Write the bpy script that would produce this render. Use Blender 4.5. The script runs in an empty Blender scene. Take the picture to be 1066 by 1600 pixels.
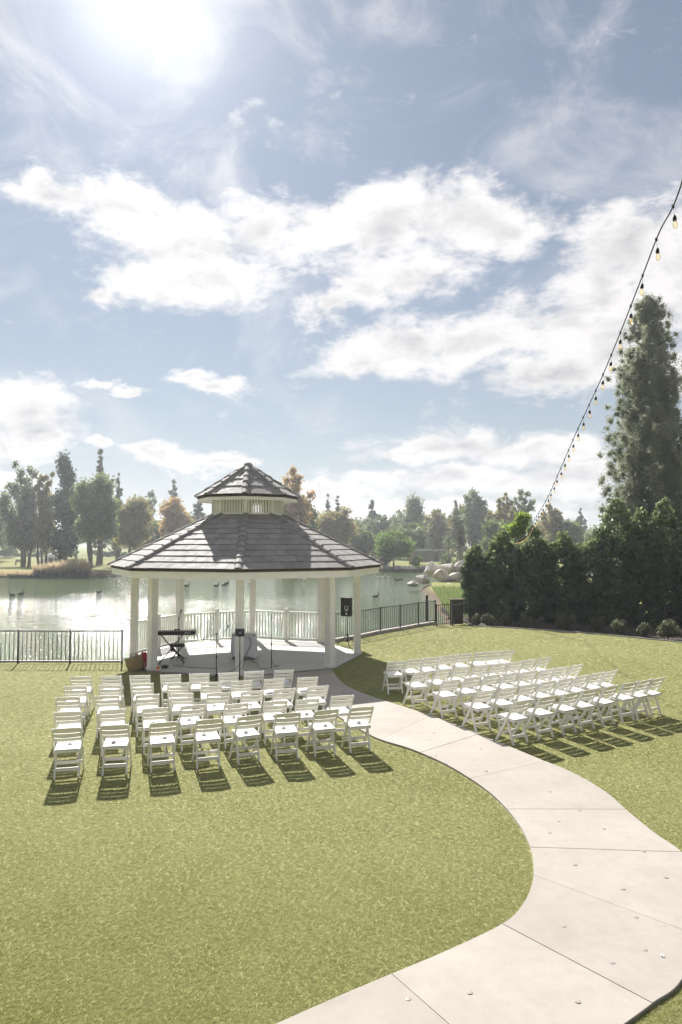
import bpy, math, random
import numpy as np
from mathutils import Vector, Matrix, Euler

R = math.radians
sc = bpy.context.scene
COL = sc.collection
rnd = random.Random(7)

# ------------------------------------------------------------------ camera
F_PX, PITCH, CAM_H = 1100.0, R(2.645), 3.6
cam_d = bpy.data.cameras.new('camera')
cam = bpy.data.objects.new('camera', cam_d)
COL.objects.link(cam)
cam.location = (0, 0, CAM_H)
cam.rotation_euler = (R(90) + PITCH, 0, 0)
cam_d.sensor_fit = 'HORIZONTAL'
cam_d.sensor_width = 36
cam_d.lens = 36 * F_PX / 1066
cam_d.clip_end = 9000
sc.camera = cam

# ------------------------------------------------------------------ sun, sky, exposure
SUN_AZ, SUN_EL = R(-16.7), R(38.2)
SUN = Vector((math.cos(SUN_EL) * math.sin(SUN_AZ), math.cos(SUN_EL) * math.cos(SUN_AZ), math.sin(SUN_EL)))
sun_d = bpy.data.lights.new('sun', 'SUN')
sun_d.energy = 5.0
sun_d.angle = R(0.55)
sun_d.color = (1.0, 0.955, 0.88)
sun = bpy.data.objects.new('sun', sun_d)
COL.objects.link(sun)
sun.rotation_euler = SUN.to_track_quat('Z', 'Y').to_euler()
sun.location = (-20, 60, 60)

sc.view_settings.view_transform = 'Standard'
sc.view_settings.look = 'None'
sc.view_settings.gamma = 1
sc.view_settings.use_curve_mapping = False
EXPOSURE = 0.92
sc.view_settings.exposure = EXPOSURE
SKY_STRENGTH = 0.05
GAIN = 2 ** EXPOSURE

sc.render.engine = 'CYCLES'
sc.cycles.use_denoising = True
sc.cycles.max_bounces = 7
sc.cycles.diffuse_bounces = 3
sc.cycles.glossy_bounces = 3
sc.cycles.transmission_bounces = 4
sc.cycles.transparent_max_bounces = 8
sc.cycles.volume_bounces = 0
sc.cycles.caustics_reflective = False
sc.cycles.caustics_refractive = False
sc.cycles.sample_clamp_indirect = 6


def ray(px, py):
    a = (px - 533) / F_PX
    b = (800 - py) / F_PX
    return Vector((a, math.cos(PITCH) - b * math.sin(PITCH), math.sin(PITCH) + b * math.cos(PITCH)))


def G(px, py, z=0.0):
    """where the line of sight through a photo point meets level z"""
    d = ray(px, py)
    t = (z - CAM_H) / d.z
    return Vector((d.x * t, d.y * t, z))


def DD(px, py, Y):
    """the point at distance Y on that line of sight"""
    d = ray(px, py)
    t = Y / d.y
    return Vector((d.x * t, Y, CAM_H + d.z * t))


def azel(px, py):
    d = ray(px, py)
    return math.atan2(d.x, d.y), math.atan2(d.z, math.hypot(d.x, d.y))


# ------------------------------------------------------------------ node helper
class NT:
    def __init__(s, tree):
        s.t = tree
        s.n = tree.nodes
        s.l = tree.links

    def add(s, typ, ins=None, **props):
        nd = s.n.new(typ)
        for k, v in props.items():
            setattr(nd, k, v)
        for k, v in (ins or {}).items():
            sock = nd.inputs[k]
            if isinstance(v, bpy.types.NodeSocket):
                s.l.new(v, sock)
            else:
                sock.default_value = v
        return nd

    def math(s, op, a, b=None, c=None, clamp=False):
        nd = s.n.new('ShaderNodeMath')
        nd.operation = op
        nd.use_clamp = clamp
        for i, v in enumerate((a, b, c)):
            if v is None:
                continue
            if isinstance(v, bpy.types.NodeSocket):
                s.l.new(v, nd.inputs[i])
            else:
                nd.inputs[i].default_value = v
        return nd.outputs[0]

    def vmath(s, op, a, b=None, out=0):
        nd = s.n.new('ShaderNodeVectorMath')
        nd.operation = op
        for i, v in enumerate((a, b)):
            if v is None:
                continue
            if isinstance(v, bpy.types.NodeSocket):
                s.l.new(v, nd.inputs[i])
            else:
                nd.inputs[i].default_value = v
        return nd.outputs[out]

    def mix(s, fac, a, b, blend='MIX'):
        nd = s.n.new('ShaderNodeMix')
        nd.data_type = 'RGBA'
        nd.blend_type = blend
        for sock, v in ((nd.inputs[0], fac), (nd.inputs[6], a), (nd.inputs[7], b)):
            if isinstance(v, bpy.types.NodeSocket):
                s.l.new(v, sock)
            else:
                sock.default_value = v if not isinstance(v, tuple) or len(v) == 4 else (*v, 1)
        return nd.outputs[2]

    def maprange(s, v, a, b, c=0.0, d=1.0, smooth=False):
        nd = s.n.new('ShaderNodeMapRange')
        nd.interpolation_type = 'SMOOTHSTEP' if smooth else 'LINEAR'
        s.l.new(v, nd.inputs[0])
        for i, q in enumerate((a, b, c, d)):
            nd.inputs[i + 1].default_value = q
        return nd.outputs[0]

    def noise(s, vec, scale, detail=4.0, rough=0.55, dist=0.0, lac=2.0):
        nd = s.n.new('ShaderNodeTexNoise')
        if vec is not None:
            s.l.new(vec, nd.inputs['Vector'])
        nd.inputs['Scale'].default_value = scale
        nd.inputs['Detail'].default_value = detail
        nd.inputs['Roughness'].default_value = rough
        nd.inputs['Lacunarity'].default_value = lac
        nd.inputs['Distortion'].default_value = dist
        return nd.outputs[0]


# ------------------------------------------------------------------ world: Nishita sky + clouds
def build_world():
    w = bpy.data.worlds.new('World')
    sc.world = w
    w.use_nodes = True
    t = NT(w.node_tree)
    t.n.clear()
    sky = t.add('ShaderNodeTexSky', sky_type='NISHITA')
    sky.sun_disc = False
    sky.sun_elevation = SUN_EL
    sky.sun_rotation = SUN_AZ
    sky.altitude = 30
    sky.air_density = 1.0
    sky.dust_density = 0.0
    sky.ozone_density = 1.0
    direc = t.vmath('NORMALIZE', t.add('ShaderNodeTexCoord').outputs['Generated'])
    sep = t.add('ShaderNodeSeparateXYZ', {0: direc})
    az = t.math('ARCTAN2', sep.outputs[0], sep.outputs[1])
    el = t.math('ARCSINE', sep.outputs[2])
    v = t.add('ShaderNodeCombineXYZ', {0: az, 1: el, 2: 0.0}).outputs[0]
    cosang = t.math('MAXIMUM', t.vmath('DOT_PRODUCT', direc, tuple(SUN), out=1), 0.0)
    aureole = t.math('POWER', cosang, 22.0)
    ring = t.math('POWER', cosang, 110.0)
    core = t.math('POWER', cosang, 380.0)
    # cloud masses: bearing, height and size of each, seen from here
    blobs = [
        (95, 318, 85, 36), (185, 325, 100, 42), (290, 385, 120, 62), (340, 425, 95, 48), (235, 440, 75, 36),
        (158, 466, 34, 20), (420, 365, 75, 50), (510, 350, 80, 45), (610, 345, 95, 55), (715, 350, 110, 58),
        (790, 355, 70, 48), (640, 425, 105, 42), (515, 490, 42, 32), (560, 460, 50, 30),
        (1010, 385, 115, 68), (1090, 420, 120, 110), (935, 445, 85, 55), (870, 500, 105, 48), (960, 530, 130, 75), (860, 590, 105, 34),
        (1030, 585, 90, 42), (640, 545, 130, 36), (730, 530, 100, 40), (560, 562, 75, 22),
        (30, 632, 95, 42), (60, 668, 90, 30), (0, 690, 90, 26), (300, 583, 44, 13), (350, 600, 52, 12), (200, 603, 27, 8), (150, 590, 25, 8),
        (650, 702, 80, 20), (740, 695, 95, 26), (850, 705, 100, 24), (255, 715, 44, 17), (330, 728, 60, 14), (172, 700, 24, 10), (575, 748, 34, 15),
        (700, 752, 170, 22), (870, 748, 120, 26), (500, 772, 110, 12), (40, 745, 60, 12), (640, 795, 220, 14),
    ]
    # ragged outlines: the bearing is jostled by turbulence before the masses are measured
    wn = t.add('ShaderNodeTexNoise', {'Vector': t.vmath('MULTIPLY', v, (1.0, 1.5, 1.0)), 'Scale': 8.0, 'Detail': 7.0, 'Roughness': 0.62})
    warp = t.vmath('MULTIPLY', t.vmath('SUBTRACT', wn.outputs['Color'], (0.5, 0.5, 0.5)), (0.16, 0.085, 0.0))
    vw = t.vmath('ADD', v, warp)
    d = None
    for px, py, rx, ry in blobs:
        a0, e0 = azel(px, py)
        a1, _ = azel(px + rx * 0.5, py)
        a2, _ = azel(px - rx * 0.5, py)
        _, e1 = azel(px, py - ry * 0.5)
        _, e2 = azel(px, py + ry * 0.5)
        q = t.vmath('SUBTRACT', vw, (a0, e0, 0))
        q = t.vmath('MULTIPLY', q, (1 / max(1e-4, abs(a1 - a2)), 1 / max(1e-4, abs(e1 - e2)), 0))
        ln = t.vmath('LENGTH', q, out=1)
        d = ln if d is None else t.math('SMOOTH_MIN', d, ln, 0.28)
    # the same kind of cloud all round the rest of the sky
    vs = t.vmath('MULTIPLY', v, (1.0, 1.7, 1.0))
    wide = t.noise(t.vmath('ADD', vs, (3.1, 0.4, 0)), 2.6, 2.0, 0.5)
    inview = t.maprange(t.math('ABSOLUTE', az), R(30), R(42), 0.0, 1.0, True)
    other = t.math('MULTIPLY', inview, t.maprange(wide, 0.42, 0.75, 0.0, 2.0))
    other = t.math('MULTIPLY', other, t.maprange(el, 0.0, 0.04, 0.0, 1.0))
    n1 = t.noise(vs, 10.5, 9.0, 0.63, 0.35)
    n2 = t.noise(t.vmath('ADD', vs, (0.045 * math.sin(SUN_AZ), 0.05, 0.0)), 10.5, 6.0, 0.58, 0.35)
    n3 = t.noise(t.vmath('MULTIPLY', v, (1.0, 2.3, 1.0)), 24.0, 6.0, 0.6, 0.5)
    body = t.math('MAXIMUM', t.math('SUBTRACT', 1.06, d), t.math('SUBTRACT', other, 0.55))
    s = t.math('ADD', body, t.math('MULTIPLY', t.math('SUBTRACT', n1, 0.5), 2.5))
    s = t.math('ADD', s, t.math('MULTIPLY', t.math('SUBTRACT', n3, 0.5), 1.0))
    mask = t.maprange(s, -0.42, 0.54, 0.0, 1.0, True)
    # thin high veil
    veil_n = t.noise(t.vmath('MULTIPLY', v, (1.3, 2.0, 1.0)), 3.2, 7.0, 0.62, 1.1)
    veil = t.maprange(veil_n, 0.45, 0.78, 0.0, 0.5, True)
    veil = t.math('MULTIPLY', veil, t.maprange(el, 0.05, 0.25, 0.4, 1.0))
    mask = t.math('MAXIMUM', mask, veil)
    thick = t.maprange(s, 0.25, 1.35, 0.0, 1.0, True)
    relief = t.math('MULTIPLY', t.math('SUBTRACT', n2, n1), 2.1)
    shade = t.math('ADD', t.math('MULTIPLY', thick, 0.55), relief, clamp=True)
    k = 1.0 / (GAIN * SKY_STRENGTH)
    bright = (0.96 * k, 0.935 * k, 0.935 * k, 1)
    grey = (0.47 * k, 0.48 * k, 0.51 * k, 1)
    ccol = t.mix(shade, bright, grey)
    glow = t.math('ADD', t.math('MULTIPLY', aureole, 0.17 * k), t.math('ADD', t.math('MULTIPLY', core, 0.42 * k), t.math('MULTIPLY', ring, 0.30 * k)))
    glowc = t.vmath('SCALE', (1.0, 0.985, 0.96), None)
    gl = t.n[-1]
    t.l.new(glow, gl.inputs['Scale'])
    # pale haze low in the sky
    low = t.math('POWER', t.math('SUBTRACT', 1.0, t.math('MAXIMUM', sep.outputs[2], 0.0)), 4.0)
    clear = t.mix(0.36, t.vmath('MULTIPLY', sky.outputs[0], (0.90, 0.87, 0.85)), (0.40 * k, 0.43 * k, 0.485 * k, 1))
    base = t.mix(t.math('MULTIPLY', low, 0.80), clear, (0.57 * k, 0.61 * k, 0.65 * k, 1))
    col = t.mix(mask, base, ccol)
    col = t.vmath('ADD', col, glowc)
    # haze and cloud scatter sunlight forwards: the sky opposite the sun is dimmer
    cosa = t.vmath('DOT_PRODUCT', direc, tuple(SUN), out=1)
    fwd = t.n.new('ShaderNodeVectorMath')
    fwd.operation = 'SCALE'
    t.l.new(col, fwd.inputs[0])
    t.l.new(t.maprange(cosa, -0.6, 0.62, 0.5, 1.0, True), fwd.inputs['Scale'])
    col = fwd.outputs[0]
    bg = t.add('ShaderNodeBackground', {0: col, 1: SKY_STRENGTH})
    out = t.add('ShaderNodeOutputWorld', {0: bg.outputs[0]})
    w.cycles.sampling_method = 'MANUAL'
    w.cycles.sample_map_resolution = 512


build_world()

# ------------------------------------------------------------------ materials
MATS = {}


def new_mat(name):
    m = bpy.data.materials.new(name)
    m.use_nodes = True
    t = NT(m.node_tree)
    t.n.clear()
    return m, t


def paint(name, c, rough=0.5, var=0.1, vscale=3.0, bump=0.0, bscale=60.0, metal=0.0, rand=0.0, spec=0.4):
    m, t = new_mat(name)
    tc = t.add('ShaderNodeTexCoord').outputs['Object']
    n = t.noise(tc, vscale, 5, 0.6)
    f = t.maprange(n, 0.3, 0.7, 1 - var, 1 + var)
    if rand:
        oi = t.add('ShaderNodeObjectInfo').outputs['Random']
        f = t.math('MULTIPLY', f, t.maprange(oi, 0, 1, 1 - rand, 1 + rand))
    sv = t.n.new('ShaderNodeVectorMath')
    sv.operation = 'SCALE'
    sv.inputs[0].default_value = c
    t.l.new(f, sv.inputs['Scale'])
    p = t.add('ShaderNodeBsdfPrincipled', {'Base Color': sv.outputs[0], 'Metallic': metal, 'Specular IOR Level': spec})
    rr = t.maprange(n, 0.3, 0.7, max(0.02, rough - 0.08), min(1, rough + 0.08))
    t.l.new(rr, p.inputs['Roughness'])
    if bump:
        b = t.add('ShaderNodeBump', {'Strength': bump, 'Distance': 0.01, 'Height': t.noise(tc, bscale, 4, 0.6)})
        t.l.new(b.outputs[0], p.inputs['Normal'])
    t.add('ShaderNodeOutputMaterial', {0: p.outputs[0]})
    MATS[name] = m
    return m


def foliage_mat(name, dark, light, trans=0.4, gloss=0.025):
    m, t = new_mat(name)
    at = t.add('ShaderNodeAttribute', attribute_name='tint').outputs['Fac']
    c = t.mix(at, dark, light)
    dif = t.add('ShaderNodeBsdfDiffuse', {0: c})
    tr = t.add('ShaderNodeBsdfTranslucent', {0: t.mix(0.35, c, (c_ := tuple(min(1, x * 1.7) for x in light)))})
    ms = t.add('ShaderNodeMixShader', {0: trans, 1: dif.outputs[0], 2: tr.outputs[0]})
    gl = t.add('ShaderNodeBsdfGlossy', {0: (0.8, 0.85, 0.8, 1), 1: 0.42})
    ms2 = t.add('ShaderNodeMixShader', {0: gloss, 1: ms.outputs[0], 2: gl.outputs[0]})
    t.add('ShaderNodeOutputMaterial', {0: ms2.outputs[0]})
    MATS[name] = m
    return m


paint('white_paint', (0.80, 0.785, 0.74), 0.45, 0.05, 2.0, 0.08, 40)
paint('white_resin', (0.80, 0.79, 0.76), 0.38, 0.03, 4.0, rand=0.03)
paint('roof_tile', (0.266, 0.254, 0.250), 0.7, 0.15, 5.0, 0.25, 35, rand=0.15, spec=0.22)
paint('hip_tile', (0.242, 0.234, 0.231), 0.72, 0.15, 6.0, 0.25, 35, rand=0.12, spec=0.2)
paint('deck_paint', (0.49, 0.485, 0.48), 0.55, 0.10, 1.2, 0.2, 25, rand=0.05)
paint('black_metal', (0.012, 0.012, 0.013), 0.4, 0.2, 8)
paint('black_plastic', (0.010, 0.010, 0.011), 0.5, 0.2, 20, 0.2, 200)
paint('chrome', (0.6, 0.6, 0.62), 0.25, 0.1, 8, metal=1.0)
paint('print_white', (0.8, 0.8, 0.8), 0.5, 0.02)
paint('cloth_white', (0.74, 0.73, 0.77), 0.85, 0.04, 6, 0.3, 120)
paint('burlap', (0.30, 0.23, 0.13), 0.95, 0.2, 30, 0.8, 160)
paint('red_cloth', (0.42, 0.03, 0.035), 0.8, 0.3, 14, 0.4, 60)
paint('orange_plastic', (0.75, 0.17, 0.02), 0.35, 0.1, 20)
paint('grey_pouch', (0.46, 0.45, 0.44), 0.8, 0.2, 50)
paint('stone', (0.50, 0.46, 0.42), 0.9, 0.35, 1.6, 0.9, 9, rand=0.22)
paint('kerb_concrete', (0.36, 0.34, 0.31), 0.85, 0.18, 4, 0.5, 40)
paint('bark', (0.13, 0.105, 0.08), 0.9, 0.35, 3, 0.9, 14)
paint('bark_pale', (0.27, 0.23, 0.18), 0.9, 0.35, 3, 0.9, 10)
paint('dark_wood', (0.06, 0.042, 0.03), 0.8, 0.3, 6, 0.5, 30)
paint('shed_wall', (0.24, 0.22, 0.22), 0.8, 0.2, 2, 0.3, 12)
paint('shed_roof', (0.40, 0.41, 0.42), 0.6, 0.15, 2)
paint('white_fabric', (0.8, 0.78, 0.77), 0.8, 0.05, 3)
paint('bird_dark', (0.045, 0.038, 0.032), 0.8, 0.3, 8)
paint('bird_white', (0.7, 0.68, 0.64), 0.8, 0.1, 8)
paint('light_rim', (0.22, 0.205, 0.19), 0.5, 0.1, 20)
paint('lens_frost', (0.36, 0.33, 0.305), 0.35, 0.1, 20)
paint('petal', (0.82, 0.78, 0.74), 0.7, 0.05, 20)
paint('mulch', (0.05, 0.04, 0.03), 0.95, 0.4, 5, 0.8, 20)
paint('frond_dead', (0.20, 0.145, 0.085), 0.9, 0.3, 5)

foliage_mat('leaf_euc', (0.106, 0.144, 0.075), (0.237, 0.269, 0.15), 0.5)
foliage_mat('leaf_dark', (0.036, 0.072, 0.042), (0.09, 0.144, 0.078), 0.32)
foliage_mat('leaf_mid', (0.078, 0.12, 0.042), (0.204, 0.252, 0.09), 0.5)
foliage_mat('leaf_bright', (0.13, 0.21, 0.03), (0.27, 0.36, 0.07), 0.55)
foliage_mat('leaf_gold', (0.276, 0.184, 0.069), (0.506, 0.356, 0.161), 0.5)
foliage_mat('leaf_olive', (0.168, 0.168, 0.066), (0.348, 0.3, 0.132), 0.5)
foliage_mat('leaf_pine', (0.094, 0.125, 0.081), (0.213, 0.237, 0.156), 0.4)
foliage_mat('leaf_tall_pine', (0.15, 0.18, 0.125), (0.32, 0.335, 0.24), 0.5)
foliage_mat('leaf_citrus', (0.065, 0.125, 0.03), (0.19, 0.28, 0.07), 0.5)
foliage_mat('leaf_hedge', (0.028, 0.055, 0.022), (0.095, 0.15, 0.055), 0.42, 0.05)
foliage_mat('leaf_hedge_lit', (0.09, 0.13, 0.045), (0.23, 0.28, 0.12), 0.5, 0.05)  # lighter copy of the hedge leaf, painting in the sunlit tops
foliage_mat('leaf_shrub', (0.075, 0.085, 0.05), (0.17, 0.175, 0.105), 0.4)
foliage_mat('reed_tan', (0.34, 0.27, 0.15), (0.55, 0.45, 0.29), 0.55)
foliage_mat('reed_green', (0.05, 0.062, 0.025), (0.13, 0.13, 0.05), 0.35)
foliage_mat('palm_green', (0.065, 0.105, 0.04), (0.17, 0.22, 0.085), 0.45, 0.08)
foliage_mat('turf', (0.115, 0.125, 0.035), (0.33, 0.315, 0.13), 0.42, 0.05)


def mat_lawn_base():
    m, t = new_mat('lawn_base')
    tc = t.add('ShaderNodeTexCoord').outputs['Object']
    big = t.noise(tc, 0.55, 4, 0.6)
    fine = t.noise(tc, 60, 4, 0.7)
    spk = t.noise(tc, 150, 2, 0.7)
    c = t.mix(t.maprange(fine, 0.35, 0.65), (0.30, 0.31, 0.12), (0.39, 0.39, 0.20))
    c = t.mix(t.maprange(spk, 0.5, 0.75, 0, 0.5), c, (0.46, 0.43, 0.22))
    c = t.mix(t.maprange(big, 0.35, 0.75, 0, 0.35), c, (0.38, 0.36, 0.18))
    p = t.add('ShaderNodeBsdfPrincipled', {'Base Color': c, 'Roughness': 0.9, 'Specular IOR Level': 0.2})
    b = t.add('ShaderNodeBump', {'Strength': 0.5, 'Distance': 0.012, 'Height': t.math('ADD', fine, t.math('MULTIPLY', spk, 0.5))})
    t.l.new(b.outputs[0], p.inputs['Normal'])
    t.add('ShaderNodeOutputMaterial', {0: p.outputs[0]})
    MATS['lawn_base'] = m


def mat_ground():
    m, t = new_mat('golf_grass')
    tc = t.add('ShaderNodeTexCoord').outputs['Object']
    a = t.noise(tc, 0.045, 5, 0.6)
    b2 = t.noise(tc, 0.9, 5, 0.7)
    c = t.mix(t.maprange(a, 0.35, 0.65), (0.13, 0.155, 0.04), (0.25, 0.26, 0.08))
    c = t.mix(t.maprange(b2, 0.35, 0.75, 0, 0.5), c, (0.25, 0.22, 0.09))
    # bare earth on the bank
    sepz = t.add('ShaderNodeSeparateXYZ', {0: tc}).outputs[2]
    c = t.mix(t.maprange(sepz, -0.5, -0.2, 1, 0), c, (0.13, 0.10, 0.07))
    p = t.add('ShaderNodeBsdfPrincipled', {'Base Color': c, 'Roughness': 0.95, 'Specular IOR Level': 0.1})
    t.add('ShaderNodeOutputMaterial', {0: p.outputs[0]})
    MATS['golf_grass'] = m


def mat_water():
    m, t = new_mat('lake_water')
    tc = t.add('ShaderNodeTexCoord').outputs['Object']
    w1 = t.noise(t.vmath('MULTIPLY', tc, (0.7, 1.5, 1)), 0.9, 4, 0.6, 0.4)
    w2 = t.noise(t.vmath('MULTIPLY', tc, (0.9, 1.9, 1)), 4.5, 3, 0.6, 0.3)
    # breeze: rougher and calmer patches
    yy = t.math('ADD', t.add('ShaderNodeSeparateXYZ', {0: tc}).outputs[1], t.math('MULTIPLY', t.math('SUBTRACT', t.noise(t.vmath('MULTIPLY', tc, (0.3, 1.0, 1)), 0.06, 4, 0.6), 0.5), 60.0))
    breeze = t.maprange(yy, 48, 72, 1.0, 0.42, True)
    h = t.math('ADD', t.math('MULTIPLY', w1, 0.16), t.math('MULTIPLY', w2, 0.085))
    b = t.add('ShaderNodeBump', {'Strength': t.math('MULTIPLY', breeze, 0.85), 'Distance': 1.0, 'Height': h})
    p = t.add('ShaderNodeBsdfPrincipled', {'Base Color': (0.10, 0.135, 0.06, 1), 'Roughness': 0.06, 'IOR': 1.333, 'Specular IOR Level': 0.5, 'Normal': b.outputs[0]})
    t.add('ShaderNodeOutputMaterial', {0: p.outputs[0]})
    MATS['lake_water'] = m


def mat_concrete():
    m, t = new_mat('path_concrete')
    tc = t.add('ShaderNodeTexCoord').outputs['Object']
    oi = t.add('ShaderNodeObjectInfo').outputs['Random']
    big = t.noise(tc, 0.9, 5, 0.62, 0.4)
    mid = t.noise(tc, 7, 5, 0.65)
    fine = t.noise(tc, 120, 3, 0.6)
    c = t.mix(t.maprange(big, 0.3, 0.7), (0.35, 0.315, 0.28), (0.42, 0.385, 0.35))
    c = t.mix(t.maprange(mid, 0.45, 0.8, 0, 0.4), c, (0.29, 0.26, 0.24))
    c = t.mix(t.maprange(fine, 0.5, 0.75, 0, 0.4), c, (0.23, 0.21, 0.195))
    stain = t.noise(t.vmath('MULTIPLY', tc, (1.0, 1.6, 1.0)), 1.7, 7, 0.7, 0.8)
    c = t.mix(t.maprange(stain, 0.56, 0.72, 0, 0.35, True), c, (0.245, 0.225, 0.21))
    sv = t.n.new('ShaderNodeVectorMath')
    sv.operation = 'SCALE'
    t.l.new(c, sv.inputs[0])
    t.l.new(t.maprange(oi, 0, 1, 0.95, 1.05), sv.inputs['Scale'])
    p = t.add('ShaderNodeBsdfPrincipled', {'Base Color': sv.outputs[0], 'Roughness': 0.75, 'Specular IOR Level': 0.25})
    b = t.add('ShaderNodeBump', {'Strength': 0.25, 'Distance': 0.004, 'Height': t.math('ADD', fine, mid)})
    t.l.new(b.outputs[0], p.inputs['Normal'])
    t.add('ShaderNodeOutputMaterial', {0: p.outputs[0]})
    MATS['path_concrete'] = m


def mat_glass():
    m, t = new_mat('bulb_glass')
    tr = t.add('ShaderNodeBsdfTransparent', {0: (1.0, 0.93, 0.80, 1)})
    gl = t.add('ShaderNodeBsdfGlossy', {0: (1, 0.95, 0.88, 1), 1: 0.05})
    lw = t.add('ShaderNodeLayerWeight', {0: 0.35}).outputs['Facing']
    ms = t.add('ShaderNodeMixShader', {0: t.maprange(lw, 0, 1, 0.06, 0.65), 1: tr.outputs[0], 2: gl.outputs[0]})
    t.add('ShaderNodeOutputMaterial', {0: ms.outputs[0]})
    MATS['bulb_glass'] = m
    m, t = new_mat('filament')
    e = t.add('ShaderNodeEmission', {0: (1.0, 0.62, 0.25, 1), 1: 1.6})
    t.add('ShaderNodeOutputMaterial', {0: e.outputs[0]})
    MATS['filament'] = m
    m, t = new_mat('spray_water')
    d = t.add('ShaderNodeBsdfDiffuse', {0: (0.85, 0.87, 0.88, 1)})
    tl = t.add('ShaderNodeBsdfTranslucent', {0: (0.9, 0.92, 0.93, 1)})
    a = t.add('ShaderNodeMixShader', {0: 0.6, 1: d.outputs[0], 2: tl.outputs[0]})
    t.add('ShaderNodeOutputMaterial', {0: a.outputs[0]})
    MATS['spray_water'] = m


mat_lawn_base()
mat_ground()
mat_water()
mat_concrete()
mat_glass()


# ------------------------------------------------------------------ mesh helpers
def rotz(a):
    return Matrix.Rotation(a, 3, 'Z')


class MB:
    def __init__(s):
        s.v = []
        s.f = []

    def box(s, c, size, rot=None):
        c = Vector(c)
        hx, hy, hz = size[0] / 2, size[1] / 2, size[2] / 2
        i = len(s.v)
        for x, y, z in ((-hx, -hy, -hz), (hx, -hy, -hz), (hx, hy, -hz), (-hx, hy, -hz), (-hx, -hy, hz), (hx, -hy, hz), (hx, hy, hz), (-hx, hy, hz)):
            p = Vector((x, y, z))
            if rot is not None:
                p = rot @ p
            s.v.append(tuple(c + p))
        for q in ((0, 3, 2, 1), (4, 5, 6, 7), (0, 1, 5, 4), (1, 2, 6, 5), (2, 3, 7, 6), (3, 0, 4, 7)):
            s.f.append(tuple(i + k for k in q))
        return s

    def beam(s, p0, p1, w, h, up=(0, 0, 1)):
        """rectangular bar from p0 to p1: w across, h along up"""
        p0, p1 = Vector(p0), Vector(p1)
        d = (p1 - p0).normalized()
        u = Vector(up)
        sd = d.cross(u)
        if sd.length < 1e-5:
            sd = d.cross(Vector((1, 0, 0)))
        sd.normalize()
        u = sd.cross(d).normalized()
        i = len(s.v)
        for p in (p0, p1):
            for a, b in ((-1, -1), (1, -1), (1, 1), (-1, 1)):
                s.v.append(tuple(p + sd * (a * w / 2) + u * (b * h / 2)))
        for q in ((0, 1, 2, 3), (7, 6, 5, 4), (0, 4, 5, 1), (1, 5, 6, 2), (2, 6, 7, 3), (3, 7, 4, 0)):
            s.f.append(tuple(i + k for k in q))
        return s

    def tube(s, pts, rad, n=8, cap=True):
        pts = [Vector(p) for p in pts]
        if not hasattr(rad, '__len__'):
            rad = [rad] * len(pts)
        i0 = len(s.v)
        prev = None
        for k, p in enumerate(pts):
            d = (pts[min(k + 1, len(pts) - 1)] - pts[max(k - 1, 0)]).normalized()
            if prev is None:
                a = d.cross(Vector((0, 0, 1)))
                if a.length < 1e-3:
                    a = d.cross(Vector((1, 0, 0)))
            else:
                a = prev - d * prev.dot(d)
            a.normalize()
            prev = a
            b = d.cross(a)
            for j in range(n):
                th = 2 * math.pi * j / n
                s.v.append(tuple(p + (a * math.cos(th) + b * math.sin(th)) * rad[k]))
        for k in range(len(pts) - 1):
            for j in range(n):
                j2 = (j + 1) % n
                s.f.append((i0 + k * n + j, i0 + k * n + j2, i0 + (k + 1) * n + j2, i0 + (k + 1) * n + j))
        if cap:
            s.f.append(tuple(i0 + j for j in reversed(range(n))))
            m = i0 + (len(pts) - 1) * n
            s.f.append(tuple(m + j for j in range(n)))
        return s

    def lathe(s, prof, c=(0, 0, 0), n=12):
        c = Vector(c)
        return s.tube([c + Vector((0, 0, z)) for r, z in prof], [max(r, 1e-4) for r, z in prof], n)

    def poly(s, pts2, z0, z1):
        """vertical prism over a polygon of (x, y)"""
        i = len(s.v)
        n = len(pts2)
        for z in (z0, z1):
            for x, y in pts2:
                s.v.append((x, y, z))
        s.f.append(tuple(i + k for k in reversed(range(n))))
        s.f.append(tuple(i + n + k for k in range(n)))
        for k in range(n):
            k2 = (k + 1) % n
            s.f.append((i + k, i + k2, i + n + k2, i + n + k))
        return s

    def prism3(s, top, bot):
        i = len(s.v)
        n = len(top)
        s.v += [tuple(p) for p in top] + [tuple(p) for p in bot]
        s.f.append(tuple(i + k for k in range(n)))
        s.f.append(tuple(i + n + k for k in reversed(range(n))))
        for k in range(n):
            k2 = (k + 1) % n
            s.f.append((i + k2, i + k, i + n + k, i + n + k2))
        return s

    def mesh(s, name, mat, smooth=False):
        me = bpy.data.meshes.new(name)
        me.from_pydata(s.v, [], s.f)
        if mat:
            me.materials.append(MATS[mat])
        if smooth:
            me.polygons.foreach_set('use_smooth', [True] * len(me.polygons))
        return me

    def build(s, name, mat, parent=None, smooth=False, bevel=0.0):
        o = bpy.data.objects.new(name, s.mesh(name, mat, smooth))
        COL.objects.link(o)
        o.parent = parent
        if bevel:
            md = o.modifiers.new('bevel', 'BEVEL')
            md.width = bevel
            md.segments = 2
            md.limit_method = 'ANGLE'
        return o


def obj(name, me, parent=None, loc=None, rz=0.0):
    o = bpy.data.objects.new(name, me)
    COL.objects.link(o)
    o.parent = parent
    if loc is not None:
        o.location = loc
    o.rotation_euler[2] = rz
    return o


def empty(name, loc=(0, 0, 0), rz=0.0):
    o = bpy.data.objects.new(name, None)
    COL.objects.link(o)
    o.location = loc
    o.rotation_euler[2] = rz
    o.empty_display_size = 0.2
    return o


def tag(o, label=None, cat=None, group=None, kind=None):
    if label:
        o['label'] = label
    if cat:
        o['category'] = cat
    if group:
        o['group'] = group
    if kind:
        o['kind'] = kind
    return o


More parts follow.
